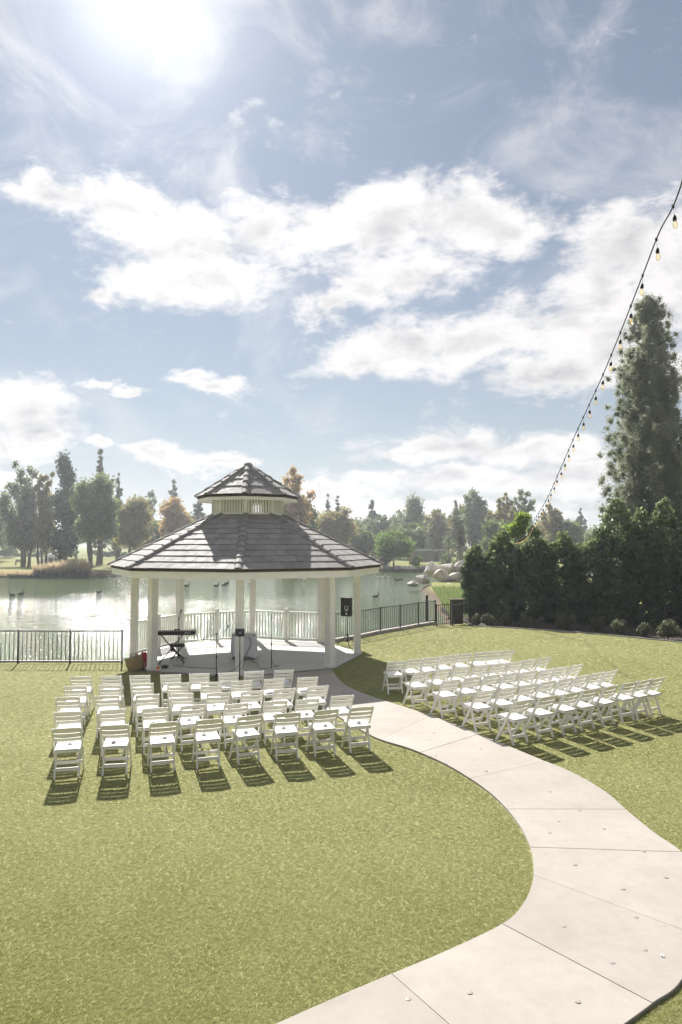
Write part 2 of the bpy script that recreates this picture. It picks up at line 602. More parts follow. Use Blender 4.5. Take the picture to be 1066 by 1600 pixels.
def quads_mesh(name, verts, nv, mat, tint=None):
    """verts: (n, nv, 3) separate polygons with nv corners"""
    n = verts.shape[0]
    me = bpy.data.meshes.new(name)
    me.vertices.add(n * nv)
    me.vertices.foreach_set('co', verts.reshape(-1).astype(np.float32))
    me.loops.add(n * nv)
    me.loops.foreach_set('vertex_index', np.arange(n * nv, dtype=np.int32))
    me.polygons.add(n)
    me.polygons.foreach_set('loop_start', np.arange(0, n * nv, nv, dtype=np.int32))
    try:
        me.polygons.foreach_set('loop_total', np.full(n, nv, dtype=np.int32))
    except Exception:
        pass
    me.update(calc_edges=True)
    if tint is not None:
        at = me.attributes.new('tint', 'FLOAT', 'FACE')
        at.data.foreach_set('value', tint.astype(np.float32))
    me.materials.append(MATS[mat])
    return me


def inside_poly(P, poly):
    x, y = P[:, 0], P[:, 1]
    r = np.zeros(len(P), bool)
    n = len(poly)
    j = n - 1
    for i in range(n):
        xi, yi = poly[i]
        xj, yj = poly[j]
        if yi != yj:
            c = ((yi > y) != (yj > y)) & (x < (xj - xi) * (y - yi) / (yj - yi) + xi)
            r ^= c
        j = i
    return r


def poly_dist(P, poly):
    d = np.full(len(P), 1e9)
    n = len(poly)
    for i in range(n):
        a = np.array(poly[i])
        b = np.array(poly[(i + 1) % n])
        ab = b - a
        t = np.clip(((P - a) @ ab) / max(1e-9, ab @ ab), 0, 1)
        q = a + t[:, None] * ab
        d = np.minimum(d, np.hypot(P[:, 0] - q[:, 0], P[:, 1] - q[:, 1]))
    return d


def catmull(pts, k=6):
    P = [np.array(p, float) for p in pts]
    out = []
    for i in range(len(P) - 1):
        p0, p1, p2, p3 = P[max(i - 1, 0)], P[i], P[i + 1], P[min(i + 2, len(P) - 1)]
        for j in range(k):
            t = j / k
            out.append(0.5 * ((2 * p1) + (-p0 + p2) * t + (2 * p0 - 5 * p1 + 4 * p2 - p3) * t * t + (-p0 + 3 * p1 - 3 * p2 + p3) * t ** 3))
    out.append(P[-1])
    return out


def ordinal(i):
    return ['first', 'second', 'third', 'fourth', 'fifth', 'sixth', 'seventh', 'eighth', 'ninth', 'tenth', 'eleventh', 'twelfth', 'thirteenth', 'fourteenth'][i]


# ------------------------------------------------------------------ gazebo layout numbers (needed by lawn, lake and path)
GC = Vector((-3.03, 22.85, 0))
GROT = 0.075
GR = 3.57


def gdir(k):
    a = GROT + k * math.pi / 4          # 0 towards the seating, 2 towards the speaker, 6 towards the lake fence
    return Vector((math.sin(a), -math.cos(a), 0))


WATER_Z = -0.8

# ------------------------------------------------------------------ path outline
path_left_px = [(395, 1056), (440, 1072), (480, 1092), (530, 1120), (585, 1151), (640, 1169), (690, 1190), (735, 1216), (775, 1246), (808, 1283), (827, 1318), (834, 1350), (831, 1384), (814, 1417), (785, 1443), (700, 1484), (612, 1521), (520, 1560), (430, 1600), (330, 1645), (200, 1705)]
path_right_px = [(519, 1046), (526, 1057), (540, 1070), (562, 1081), (600, 1094), (650, 1110), (700, 1127), (760, 1151), (830, 1180), (895, 1207), (945, 1236), (985, 1270), (1022, 1300), (1066, 1331), (1090, 1365), (1099, 1405), (1094, 1450), (1066, 1530), (1020, 1567), (975, 1600), (890, 1660), (760, 1745)]
PZ = 0.034
pl = catmull([tuple(G(x, y, PZ))[:2] for x, y in path_left_px], 6)
pr = catmull([tuple(G(x, y, PZ))[:2] for x, y in path_right_px], 6)
PATH_POLY = [tuple(p) for p in pl] + [tuple(p) for p in reversed(pr)]
FLOOR_R = 3.74
FLOOR_POLY = [tuple((GC + gdir(k) * FLOOR_R))[:2] for k in range(8)]

# lake outline (counter-clockwise)
fence_right_px = [(522.7, 1004), (563, 997), (595, 990), (625.8, 985), (654.5, 979.5), (681, 975.5)]
fr = [G(x, y) for x, y in fence_right_px]
lake = [(-120, 60), (-60, 21.95), (-6.9, 21.95)]
for k in (6, 5.5, 5, 4.5, 4, 3.5, 3):
    p = GC + gdir(k) * (3.95 if k == int(k) else 3.75)
    lake.append((p.x, p.y))
lake += [(p.x + 0.10, p.y + 0.42) for p in fr]
lake += [(5.3, 35), (6.2, 44), (7.4, 58), (7.6, 70), (12.5, 73), (17, 72), (24, 76), (48, 84), (70, 96), (48, 104), (23, 111), (11, 113.5), (0, 115), (-12, 116), (-22, 108), (-29, 97), (-38, 94), (-52, 92), (-80, 96), (-140, 110)]


# ------------------------------------------------------------------ ground, lake, lawn, path
def build_ground():
    def axis(dense0, dense1, step, lo, hi):
        a = list(np.arange(dense0, dense1 + 1e-6, step))
        s = step
        x = dense1
        while x < hi:
            s *= 1.35
            x += s
            a.append(x)
        s = step
        x = dense0
        while x > lo:
            s *= 1.35
            x -= s
            a.insert(0, x)
        return np.array(a)
    xs = axis(-60, 40, 1.0, -1400, 1400)
    ys = axis(14, 125, 0.9, -300, 1400)
    X, Y = np.meshgrid(xs, ys)
    P = np.stack([X.ravel(), Y.ravel()], 1)
    ins = inside_poly(P, lake)
    d = poly_dist(P, lake)
    sd = np.where(ins, -d, d)
    far = np.clip((P[:, 1] - 60) / 40, 0, 1)
    wid = 0.5 + 2.0 * far
    h = np.where(sd < 0, np.maximum(-1.9, -0.95 + sd * 0.6), -0.95 + 0.88 * np.clip(sd / wid, 0, 1))
    h += np.clip(P[:, 1] - 118, 0, 300) * 0.0028 * (P[:, 1] < 3000)
    h += 0.35 * far * np.clip(sd / 12, 0, 1) * np.sin(P[:, 0] * 0.11 + 1) * np.cos(P[:, 1] * 0.07)
    V = np.column_stack([P, h])
    nx, ny = len(xs), len(ys)
    i = np.arange((ny - 1) * (nx - 1))
    r, c = i // (nx - 1), i % (nx - 1)
    a = r * nx + c
    Fq = np.stack([a, a + 1, a + nx + 1, a + nx], 1)
    me = bpy.data.meshes.new('ground')
    me.from_pydata(V.tolist(), [], Fq.tolist())
    me.polygons.foreach_set('use_smooth', [True] * len(me.polygons))
    me.materials.append(MATS['golf_grass'])
    tag(obj('ground', me), kind='structure')
    # water
    mb = MB()
    mb.v = [(-300, 15, WATER_Z), (300, 15, WATER_Z), (300, 260, WATER_Z), (-300, 260, WATER_Z)]
    mb.f = [(0, 1, 2, 3)]
    tag(mb.build('lake_water', 'lake_water'), kind='structure')
    # distant hills
    rng = np.random.RandomState(3)
    mb = MB()
    n = 90
    for j in range(n):
        x = -1000 + 2000 * j / (n - 1)
        z = 9 + 3 * math.sin(j * 0.31) + 2 * math.sin(j * 0.83 + 1) + 6 * math.exp(-((x - 330) / 90) ** 2) + rng.rand() * 0.8
        mb.v += [(x, 820, -2), (x, 900, max(5, z)), (x, 1050, -2)]
    for j in range(n - 1):
        a = 3 * j
        mb.f += [(a, a + 3, a + 4, a + 1), (a + 1, a + 4, a + 5, a + 2)]
    tag(mb.build('hills', 'golf_grass', smooth=True), kind='structure')


build_ground()

# lawn sheet
lawn_poly = [(-26, -8), (22, -8), (22, 24.0)]
lawn_edge_px = [(1180, 1010), (1066, 1004.5), (1000, 998), (930, 991), (860, 986), (800, 982), (740, 979)]
lawn_poly += [tuple(G(x, y))[:2] for x, y in lawn_edge_px]
lawn_poly += [(p.x - 0.02, p.y - 0.12) for p in reversed(fr)]
lawn_poly += [tuple((GC + gdir(3.4) * 3.6))[:2], tuple(GC)[:2], tuple((GC + gdir(6.2) * 3.6))[:2], (-6.75, 21.75), (-26, 21.75)]
mb = MB()
mb.poly(lawn_poly, -0.3, 0.0)
tag(mb.build('lawn', 'lawn_base'), kind='structure')


def build_path():
    base = MB()
    # closest indices of the joints along both edges
    joints_px = [((593.7, 1154), (675, 1118)), ((653, 1175), (750, 1147)), ((731, 1214), (850, 1188)), ((793.6, 1266), (978, 1264)), ((829, 1322), (1066, 1331)), ((834, 1369), (1090, 1465)), ((784, 1443.5), (1019, 1567)), ((614, 1521), (760, 1640))]

    def near(poly, px):
        g = G(px[0], px[1], PZ)
        return int(np.argmin([(q[0] - g.x) ** 2 + (q[1] - g.y) ** 2 for q in poly]))
    ji = [(0, 0)] + [(near(pl, a), near(pr, b)) for a, b in joints_px] + [(len(pl) - 1, len(pr) - 1)]
    # one more joint halfway along the first long stretch
    a0, a1 = ji[0], ji[1]
    ji.insert(1, ((a0[0] + a1[0]) // 2 - 1, (a0[1] + a1[1]) // 2 + 1))
    root = MB()
    inner = [tuple(p) for p in pl] + [tuple(p) for p in reversed(pr)]
    root.poly(inner, 0.0, 0.012)
    path = root.build('path', 'kerb_concrete')
    tag(path, kind='structure')
    gap = 0.0025
    for (l0, r0), (l1, r1) in zip(ji[:-1], ji[1:]):
        L = [np.array(p) for p in pl[l0:l1 + 1]]
        Rr = [np.array(p) for p in pr[r0:r1 + 1]]
        cen = (sum(L) / len(L) + sum(Rr) / len(Rr)) / 2
        # pull the joint ends inwards
        def pull(p, q):
            v = q - p
            n = np.linalg.norm(v)
            return p + v / n * gap if n > 1e-6 else p
        if len(L) > 1:
            L[0], L[-1] = pull(L[0], L[1]), pull(L[-1], L[-2])
        if len(Rr) > 1:
            Rr[0], Rr[-1] = pull(Rr[0], Rr[1]), pull(Rr[-1], Rr[-2])
        pts = L + list(reversed(Rr))
        dz = rnd.uniform(-0.002, 0.002)
        m = MB()
        m.poly([tuple(p) for p in reversed(pts)], 0.014, PZ + dz)
        # polygon order: make the top face up
        o = m.build('slab', 'path_concrete', path)
        me = o.data
        me.update()
        if me.polygons[1].normal.z < 0:
            me.flip_normals()
        md = o.modifiers.new('bevel', 'BEVEL')
        md.width = 0.004
        md.segments = 2
        md.limit_method = 'ANGLE'
        md.angle_limit = R(50)
    # round lenses set into the concrete
    rim = MB().lathe([(0.0, 0.0), (0.074, 0.0), (0.074, 0.007), (0.052, 0.009), (0.05, 0.004), (0.0, 0.004)], n=18).mesh('inset_light', 'light_rim', True)
    lens = MB().lathe([(0.048, 0.004), (0.04, 0.011), (0.02, 0.016), (0.0, 0.017)], n=16).mesh('lens', 'lens_frost', True)
    spots = [(881, 1447), (1008, 1484), (957, 1504), (903, 1565), (734, 1551), (638, 1561), (859, 1301), (944, 1295), (906, 1267), (899, 1351), (1041, 1371), (974, 1389), (860, 1237), (994, 1433), (1006, 1330), (873, 1283)]
    for x, y in spots:
        ro = obj('inset_light', rim, path, tuple(G(x, y, PZ + 0.001)))
        obj('lens', lens, ro)
        ro.scale = (0.5, 0.5, 0.14)
    # scattered petals
    pm = MB()
    pm.v = [(-0.02, 0, 0.004), (0, -0.016, 0.012), (0.024, 0, 0.006), (0.002, 0.018, 0.013), (0, 0, 0.001)]
    pm.f = [(0, 1, 4), (1, 2, 4), (2, 3, 4), (3, 0, 4)]
    pme = pm.mesh('petal', 'petal')
    petals = [(505, 1055), (518, 1064), (526, 1073), (535, 1080), (557, 1083), (558, 1091), (553, 1099), (603, 1101), (606, 1134), (682, 1134), (678, 1145), (672, 1182), (681, 1181), (698, 1193), (1035, 1494), (752, 1170), (640, 1122), (720, 1160), (760, 1205)]
    for x, y in petals:
        p = obj('petal', pme, path, tuple(G(x, y, PZ + 0.001)), rnd.uniform(0, 6))
        s = rnd.uniform(0.8, 1.3)
        p.scale = (s, s, s)


build_path()


def build_turf():
    rng = np.random.RandomState(11)
    rows, sizes = [], []
    y = 4.0
    while y < 32.0:
        cs = 0.0030 * y + 0.002
        w0 = 0.56 * y + 1.8
        x = np.arange(-w0, w0, cs)
        rows.append(np.column_stack([x + rng.uniform(-0.62, 0.62, len(x)) * cs, y + rng.uniform(-0.62, 0.62, len(x)) * cs]))
        sizes.append(np.full(len(x), cs))
        y += cs
    P = np.vstack(rows)
    cs = np.concatenate(sizes)
    ok = inside_poly(P, lawn_poly) & ~inside_poly(P, FLOOR_POLY)
    P, cs = P[ok], cs[ok]
    ok = ~inside_poly(P, PATH_POLY) & (poly_dist(P, PATH_POLY) > 0.25 * cs)
    P, cs = P[ok], cs[ok]
    S = cs / 0.0265 * rng.uniform(0.75, 1.25, len(P))
    # worn, paler drifts
    W = np.zeros(len(P))
    for k in range(22):
        f = 0.5 * 1.16 ** k
        a = rng.uniform(0, 6.283)
        W += np.sin(P[:, 0] * f * math.cos(a) + P[:, 1] * f * math.sin(a) + rng.uniform(0, 6.283)) / (1 + 0.12 * k)
    T = 0.36 + 0.05 * W + rng.normal(0, 0.13, len(P))
    me = bpy.data.meshes.new('grass')
    me.vertices.add(len(P))
    me.vertices.foreach_set('co', np.column_stack([P, np.full(len(P), 0.001)]).reshape(-1).astype(np.float32))
    a = me.attributes.new('s', 'FLOAT', 'POINT')
    a.data.foreach_set('value', S.astype(np.float32))
    a = me.attributes.new('sz', 'FLOAT', 'POINT')
    a.data.foreach_set('value', (rng.uniform(0.7, 1.2, len(P)) * np.interp(P[:, 1], [5, 8, 13, 20], [0.44, 0.36, 0.28, 0.28])).astype(np.float32))
    a = me.attributes.new('tint', 'FLOAT', 'POINT')
    a.data.foreach_set('value', np.clip(T, 0, 1).astype(np.float32))
    o = obj('grass', me)
    tag(o, 'short yellow green turf blades covering the lawn', 'grass', kind='stuff')
    # one tuft
    V = []
    for k in range(19):
        a = rng.uniform(0, 6.283)
        r = 0.026 * math.sqrt((k + 0.5) / 19)
        b = np.array([r * math.cos(a), r * math.sin(a), 0])
        h = rng.uniform(0.012, 0.026)
        ln = rng.uniform(0.004, 0.022)
        a2 = k * 2.399
        tip = b + np.array([ln * math.cos(a2), ln * math.sin(a2), h])
        a3 = k * 2.399 * 1.7 + 0.4
        wv = np.array([math.cos(a3), math.sin(a3), 0]) * 0.0022
        mid = (b + tip) / 2 + np.array([0, 0, 0.004])
        V.append([b - wv, b + wv, mid + wv * 0.9, tip])
        V.append([b - wv, mid + wv * 0.9, tip, mid - wv * 0.9])
    tm = quads_mesh('turf_tuft', np.array(V), 4, 'turf_inst')
    tuft = bpy.data.objects.new('turf_tuft', tm)          # source only, not in the scene
    ng = bpy.data.node_groups.new('turf', 'GeometryNodeTree')
    ng.interface.new_socket('Geometry', in_out='INPUT', socket_type='NodeSocketGeometry')
    ng.interface.new_socket('Geometry', in_out='OUTPUT', socket_type='NodeSocketGeometry')
    N = ng.nodes
    gi = N.new('NodeGroupInput')
    go = N.new('NodeGroupOutput')
    oi = N.new('GeometryNodeObjectInfo')
    oi.inputs['Object'].default_value = tuft
    oi.inputs['As Instance'].default_value = True
    m2p = N.new('GeometryNodeMeshToPoints')
    ip = N.new('GeometryNodeInstanceOnPoints')
    na = N.new('GeometryNodeInputNamedAttribute')
    na.data_type = 'FLOAT'
    na.inputs['Name'].default_value = 's'
    rv = N.new('FunctionNodeRandomValue')
    rv.data_type = 'FLOAT_VECTOR'
    rv.inputs[0].default_value = (-0.12, -0.12, 0)
    rv.inputs[1].default_value = (0.12, 0.12, 6.283)
    ng.links.new(gi.outputs[0], m2p.inputs['Mesh'])
    ng.links.new(m2p.outputs[0], ip.inputs['Points'])
    ng.links.new(oi.outputs['Geometry'], ip.inputs['Instance'])
    cv = N.new('ShaderNodeCombineXYZ')
    nz = N.new('GeometryNodeInputNamedAttribute')
    nz.data_type = 'FLOAT'
    nz.inputs['Name'].default_value = 'sz'
    ng.links.new(na.outputs[0], cv.inputs[0])
    ng.links.new(na.outputs[0], cv.inputs[1])
    ng.links.new(nz.outputs[0], cv.inputs[2])
    ng.links.new(cv.outputs[0], ip.inputs['Scale'])
    ng.links.new(rv.outputs[0], ip.inputs['Rotation'])
    ng.links.new(ip.outputs[0], go.inputs[0])
    md = o.modifiers.new('turf', 'NODES')
    md.node_group = ng


def mat_turf():
    m, t = new_mat('turf_inst')
    at = t.add('ShaderNodeAttribute', attribute_name='tint', attribute_type='INSTANCER').outputs['Fac']
    c = t.mix(at, (0.325, 0.345, 0.135), (0.66, 0.655, 0.42))
    dif = t.add('ShaderNodeBsdfDiffuse', {0: c})
    tr = t.add('ShaderNodeBsdfTranslucent', {0: t.mix(0.3, c, (0.56, 0.55, 0.19))})
    ms = t.add('ShaderNodeMixShader', {0: 0.62, 1: dif.outputs[0], 2: tr.outputs[0]})
    gl = t.add('ShaderNodeBsdfGlossy', {0: (0.95, 0.95, 0.80, 1), 1: 0.45})
    ms2 = t.add('ShaderNodeMixShader', {0: 0.02, 1: ms.outputs[0], 2: gl.outputs[0]})
    t.add('ShaderNodeOutputMaterial', {0: ms2.outputs[0]})
    MATS['turf_inst'] = m


mat_turf()
build_turf()


# ------------------------------------------------------------------ gazebo
def clip_half(poly, a, b, c):
    """keep a*u + b*v <= c"""
    out = []
    n = len(poly)
    for i in range(n):
        p, q = poly[i], poly[(i + 1) % n]
        dp, dq = a * p[0] + b * p[1] - c, a * q[0] + b * q[1] - c
        if dp <= 0:
            out.append(p)
        if (dp < 0 < dq) or (dq < 0 < dp):
            t = dp / (dp - dq)
            out.append((p[0] + t * (q[0] - p[0]), p[1] + t * (q[1] - p[1])))
    return out


T22 = math.tan(math.pi / 8)
C22 = math.cos(math.pi / 8)


def tiled_roof(gz, name, Re, ze, Rt, zt, courses, tile_w, cap_n, cap_r, visible_faces, ridge_faces):
    """eight-sided roof in the gazebo's own frame; tiles on the visible faces are single objects"""
    Ae, At = Re * C22, Rt * C22
    th = math.atan2(zt - ze, Ae - At)
    Ls = math.hypot(zt - ze, Ae - At)
    # sheathing under the tiles
    mb = MB()
    for r, z in ((Re - 0.03, ze - 0.035), (max(Rt - 0.02, 0.01), zt - 0.03)):
        for k in range(8):
            d = gdir0(k)
            mb.v.append((d.x * r, d.y * r, z))
    for k in range(8):
        k2 = (k + 1) % 8
        mb.f.append((k, k2, 8 + k2, 8 + k))
    mb.v += [(x, y, z - 0.05) for x, y, z in mb.v[:16]]
    for k in range(8):
        k2 = (k + 1) % 8
        mb.f.append((16 + k2, 16 + k, 24 + k, 24 + k2))
        mb.f.append((16 + k, 16 + k2, k2, k))
    roof = mb.build(name, 'dark_wood', gz)
    step = Ls / courses
    rest = MB()
    for fc in range(8):
        m = gdir0(fc + 0.5)
        tg = Vector((-m.y, m.x, 0))
        if tg.dot(gdir0(fc + 1) - gdir0(fc)) < 0:
            tg = -tg
        sl = (-m * math.cos(th) + Vector((0, 0, math.sin(th)))).normalized()
        nn = (m * math.sin(th) + Vector((0, 0, math.cos(th)))).normalized()
        org = m * Ae + Vector((0, 0, ze))
        ct = math.cos(th) * T22
        w0 = Ae * T22
        for i in range(courses):
            v0 = i * step - (0.035 if i == 0 else 0.0)
            v1 = min(Ls, (i + 1) * step + 0.05)
            off = (0.5 if i % 2 else 0.0) + rnd.uniform(-0.08, 0.08)
            wmax = w0 - i * step * ct + 0.05
            k0 = int(-wmax / tile_w) - 2
            for k in range(k0, -k0 + 1):
                u0, u1 = (k + off) * tile_w + 0.003, (k + 1 + off) * tile_w - 0.003
                pg = [(u0, v0), (u1, v0), (u1, v1), (u0, v1)]
                pg = clip_half(pg, 1, ct, w0 - 0.006)
                pg = clip_half(pg, -1, ct, w0 - 0.006)
                if len(pg) < 3:
                    continue
                ar = abs(sum(pg[a][0] * pg[(a + 1) % len(pg)][1] - pg[(a + 1) % len(pg)][0] * pg[a][1] for a in range(len(pg)))) / 2
                if ar < 0.004:
                    continue
                jit = rnd.uniform(-0.0025, 0.0025)
                top, bot = [], []
                for u, v in pg:
                    tt = (v - v0) / (v1 - v0)
                    hh = 0.032 * (1 - tt) + 0.007 * tt + jit
                    b = org + tg * u + sl * v
                    top.append(b + nn * hh)
                    bot.append(b + nn * (hh - 0.019 if tt < 0.5 else hh - 0.010))
                if fc in visible_faces:
                    o = MB().prism3(top, bot).build('tile', 'roof_tile', roof)
                else:
                    rest.prism3(top, bot)
    if rest.v:
        o = rest.build('far_side_tiles', 'roof_tile', roof)
        o['kind'] = 'stuff'
    # hip caps
    Hl = math.hypot(Re - Rt, zt - ze)
    for k in range(8):
        d = gdir0(k)
        sl = (-d * (Re - Rt) + Vector((0, 0, zt - ze))).normalized()
        side = Vector((-d.y, d.x, 0))
        nn = side.cross(sl)
        if nn.z < 0:
            nn = -nn
        stp = Hl / cap_n
        for i in range(cap_n):
            p0 = d * Re + Vector((0, 0, ze)) + sl * (i * stp - 0.05)
            p1 = d * Re + Vector((0, 0, ze)) + sl * ((i + 1) * stp + 0.03)
            if i == cap_n - 1:
                p1 = d * Re + Vector((0, 0, ze)) + sl * (i + 1) * stp
            mb = MB()
            ns = 7
            jit = rnd.uniform(-0.004, 0.004)
            rows = []
            for p, rr, lift in ((p0, cap_r * 1.0, 0.040), (p0 + sl * 0.04, cap_r * 0.98, 0.038), (p1, cap_r * 0.88, 0.016)):
                out_, in_ = [], []
                for j in range(ns):
                    a = math.pi * (j / (ns - 1))
                    q = p + side * (math.cos(a) * rr) + nn * (math.sin(a) * rr * 0.72 + lift + jit - 0.035)
                    q2 = p + side * (math.cos(a) * (rr - 0.02)) + nn * (math.sin(a) * (rr * 0.72 - 0.02) + lift + jit - 0.035)
                    out_.append(q)
                    in_.append(q2)
                rows.append((out_, in_))
            for o_, i_ in rows:
                mb.v += [tuple(q) for q in o_] + [tuple(q) for q in i_]
            w = 2 * ns
            for a in range(len(rows) - 1):
                for j in range(ns - 1):
                    mb.f.append((a * w + j, a * w + j + 1, (a + 1) * w + j + 1, (a + 1) * w + j))
                    mb.f.append((a * w + ns + j + 1, a * w + ns + j, (a + 1) * w + ns + j, (a + 1) * w + ns + j + 1))
                mb.f.append((a * w, (a + 1) * w, (a + 1) * w + ns, a * w + ns))
                mb.f.append((a * w + ns - 1, a * w + 2 * ns - 1, (a + 1) * w + 2 * ns - 1, (a + 1) * w + ns - 1))
            mb.f.append(tuple(range(ns)) + tuple(reversed(range(ns, 2 * ns))))
            mb.build('hip_tile', 'hip_tile', roof)
    return roof


def gdir0(k):
    a = k * math.pi / 4
    return Vector((math.sin(a), -math.cos(a), 0))


def ring_boards(name, gz, r_out, r_in, z0, z1, mat):
    """eight mitred boards round the octagon"""
    for k in range(8):
        a, b = gdir0(k), gdir0(k + 1)
        sh = (b - a).normalized() * 0.002
        pts = [a * r_out + sh, b * r_out - sh, b * r_in - sh, a * r_in + sh]
        mb = MB()
        mb.poly([(p.x, p.y) for p in pts], z0, z1)
        mb.build(name, mat, gz)


def build_gazebo():
    gz = empty('gazebo', GC, GROT)
    tag(gz, 'white octagonal gazebo with dark tiled roof and small louvred cupola by the lake', 'gazebo')
    # floor of painted boards
    mb = MB()
    mb.poly([(gdir0(k).x * (FLOOR_R - 0.03), gdir0(k).y * (FLOOR_R - 0.03)) for k in range(8)], -0.5, 0.045)
    floor = mb.build('floor', 'kerb_concrete', gz)
    oct_ = [(gdir0(k).x * FLOOR_R, gdir0(k).y * FLOOR_R) for k in range(8)]
    bw = 0.14
    k = 0
    y = -FLOOR_R
    while y < FLOOR_R:
        pg = list(oct_)
        pg = clip_half(pg, 0, 1, y + bw - 0.005)
        pg = clip_half(pg, 0, -1, -y)
        if len(pg) >= 3:
            m = MB()
            m.poly(pg, 0.047, 0.066 + rnd.uniform(-0.001, 0.001))
            m.build('floor_board', 'deck_paint', floor)
        y += bw
        k += 1
    # posts
    s = 0.215
    for k in range(8):
        d = gdir0(k)
        rot = rotz(k * math.pi / 4)
        p = MB()
        p.box(d * GR + Vector((0, 0, 1.41)), (s, s, 2.70), rot)
        po = p.build('post', 'white_paint', gz, bevel=0.008)
        p = MB()
        p.box(d * GR + Vector((0, 0, 0.072 + 0.045)), (s + 0.03, s + 0.03, 0.10), rot)
        p.build('post_base', 'white_paint', po, bevel=0.008)
    # ring beam, soffit, fascia
    ring_boards('beam', gz, GR + 0.12, GR - 0.12, 2.70, 2.93, 'white_paint')
    ring_boards('soffit', gz, 4.24, GR + 0.125, 2.735, 2.75, 'white_paint')
    ring_boards('fascia', gz, 4.29, 4.245, 2.675, 2.915, 'white_paint')
    # railing on the lake sides
    for side, (ka, kb) in enumerate(((6, 5), (5, 4), (4, 3))):
        A, B = gdir0(ka) * GR, gdir0(kb) * GR
        d = (B - A).normalized()
        L = (B - A).length
        A2, B2 = A + d * (s * 0.56), B - d * (s * 0.56)
        M = (A + B) / 2
        np_ = MB()
        rot = rotz(math.atan2(d.y, d.x))
        np_.box(M + Vector((0, 0, 0.64)), (0.12, 0.12, 1.14), rot)
        np_.box(M + Vector((0, 0, 1.225)), (0.155, 0.155, 0.03), rot)
        np_.box(M + Vector((0, 0, 1.255)), (0.10, 0.10, 0.03), rot)
        np_.build('newel_post', 'white_paint', gz, bevel=0.006)
        for P0, P1 in ((A2, M - d * 0.062), (M + d * 0.062, B2)):
            up = Vector((0, 0, 1))
            r = MB().beam(P0 + up * 1.12, P1 + up * 1.12, 0.075, 0.055).build('top_rail', 'white_paint', gz, bevel=0.006)
            MB().beam(P0 + up * 0.17, P1 + up * 0.17, 0.06, 0.055).build('bottom_rail', 'white_paint', r)
            n = int((P1 - P0).length / 0.112)
            for i in range(n):
                q = P0 + (P1 - P0) * ((i + 0.5) / n)
                MB().beam(q + up * 0.199, q + up * 1.091, 0.036, 0.036, up=tuple(d)).build('baluster', 'white_paint', r)
    # main roof
    tiled_roof(gz, 'roof', 4.36, 2.95, 1.10, 4.55, 10, 0.34, 11, 0.118, (0, 1, 6, 7), None)
    # ceiling boards under the roof
    mb = MB()
    for r, z in ((3.5, 2.935), (0.9, 4.40)):
        for k in range(8):
            d = gdir0(k)
            mb.v.append((d.x * r, d.y * r, z))
    for k in range(8):
        k2 = (k + 1) % 8
        mb.f.append((k2, k, 8 + k, 8 + k2))
    mb.build('ceiling', 'white_paint', gz)
    # cupola
    cup = MB()
    RC = 1.11
    cz0, cz1 = 4.46, 5.06
    for k in range(8):
        a, b = gdir0(k) * RC, gdir0(k + 1) * RC
        cup.beam(a + Vector((0, 0, 5.10)), b + Vector((0, 0, 5.10)), 0.07, 0.10)
        cup.beam(a + Vector((0, 0, 4.53)), b + Vector((0, 0, 4.53)), 0.05, 0.12)
    cu = cup.build('cupola', 'white_paint', gz)
    for k in range(8):
        a, b = gdir0(k) * RC, gdir0(k + 1) * RC
        d = (b - a).normalized()
        MB().box(a + Vector((0, 0, 4.80)), (0.095, 0.095, 0.68), rotz(k * math.pi / 4)).build('corner_post', 'white_paint', cu)
        n = 8
        for i in range(n):
            q = a + (b - a) * ((i + 1.0) / (n + 1))
            MB().box(q + Vector((0, 0, 4.82)), (0.052, 0.028, 0.46), rotz(math.atan2(d.y, d.x))).build('slat', 'white_paint', cu)
    ring_boards('cupola_fascia', cu, 1.60, 1.56, 4.965, 5.125, 'white_paint')
    ring_boards('cupola_soffit', cu, 1.555, 1.16, 5.00, 5.012, 'white_paint')
    tiled_roof(gz, 'cupola_roof', 1.65, 5.15, 0.06, 6.17, 4, 0.34, 5, 0.108, (0, 1, 6, 7), None)
    MB().lathe([(0.16, 6.12), (0.15, 6.2), (0.11, 6.25), (0.05, 6.275), (0.0, 6.28)], n=12).build('roof_cap', 'hip_tile', gz, smooth=True)
    return gz


build_gazebo()


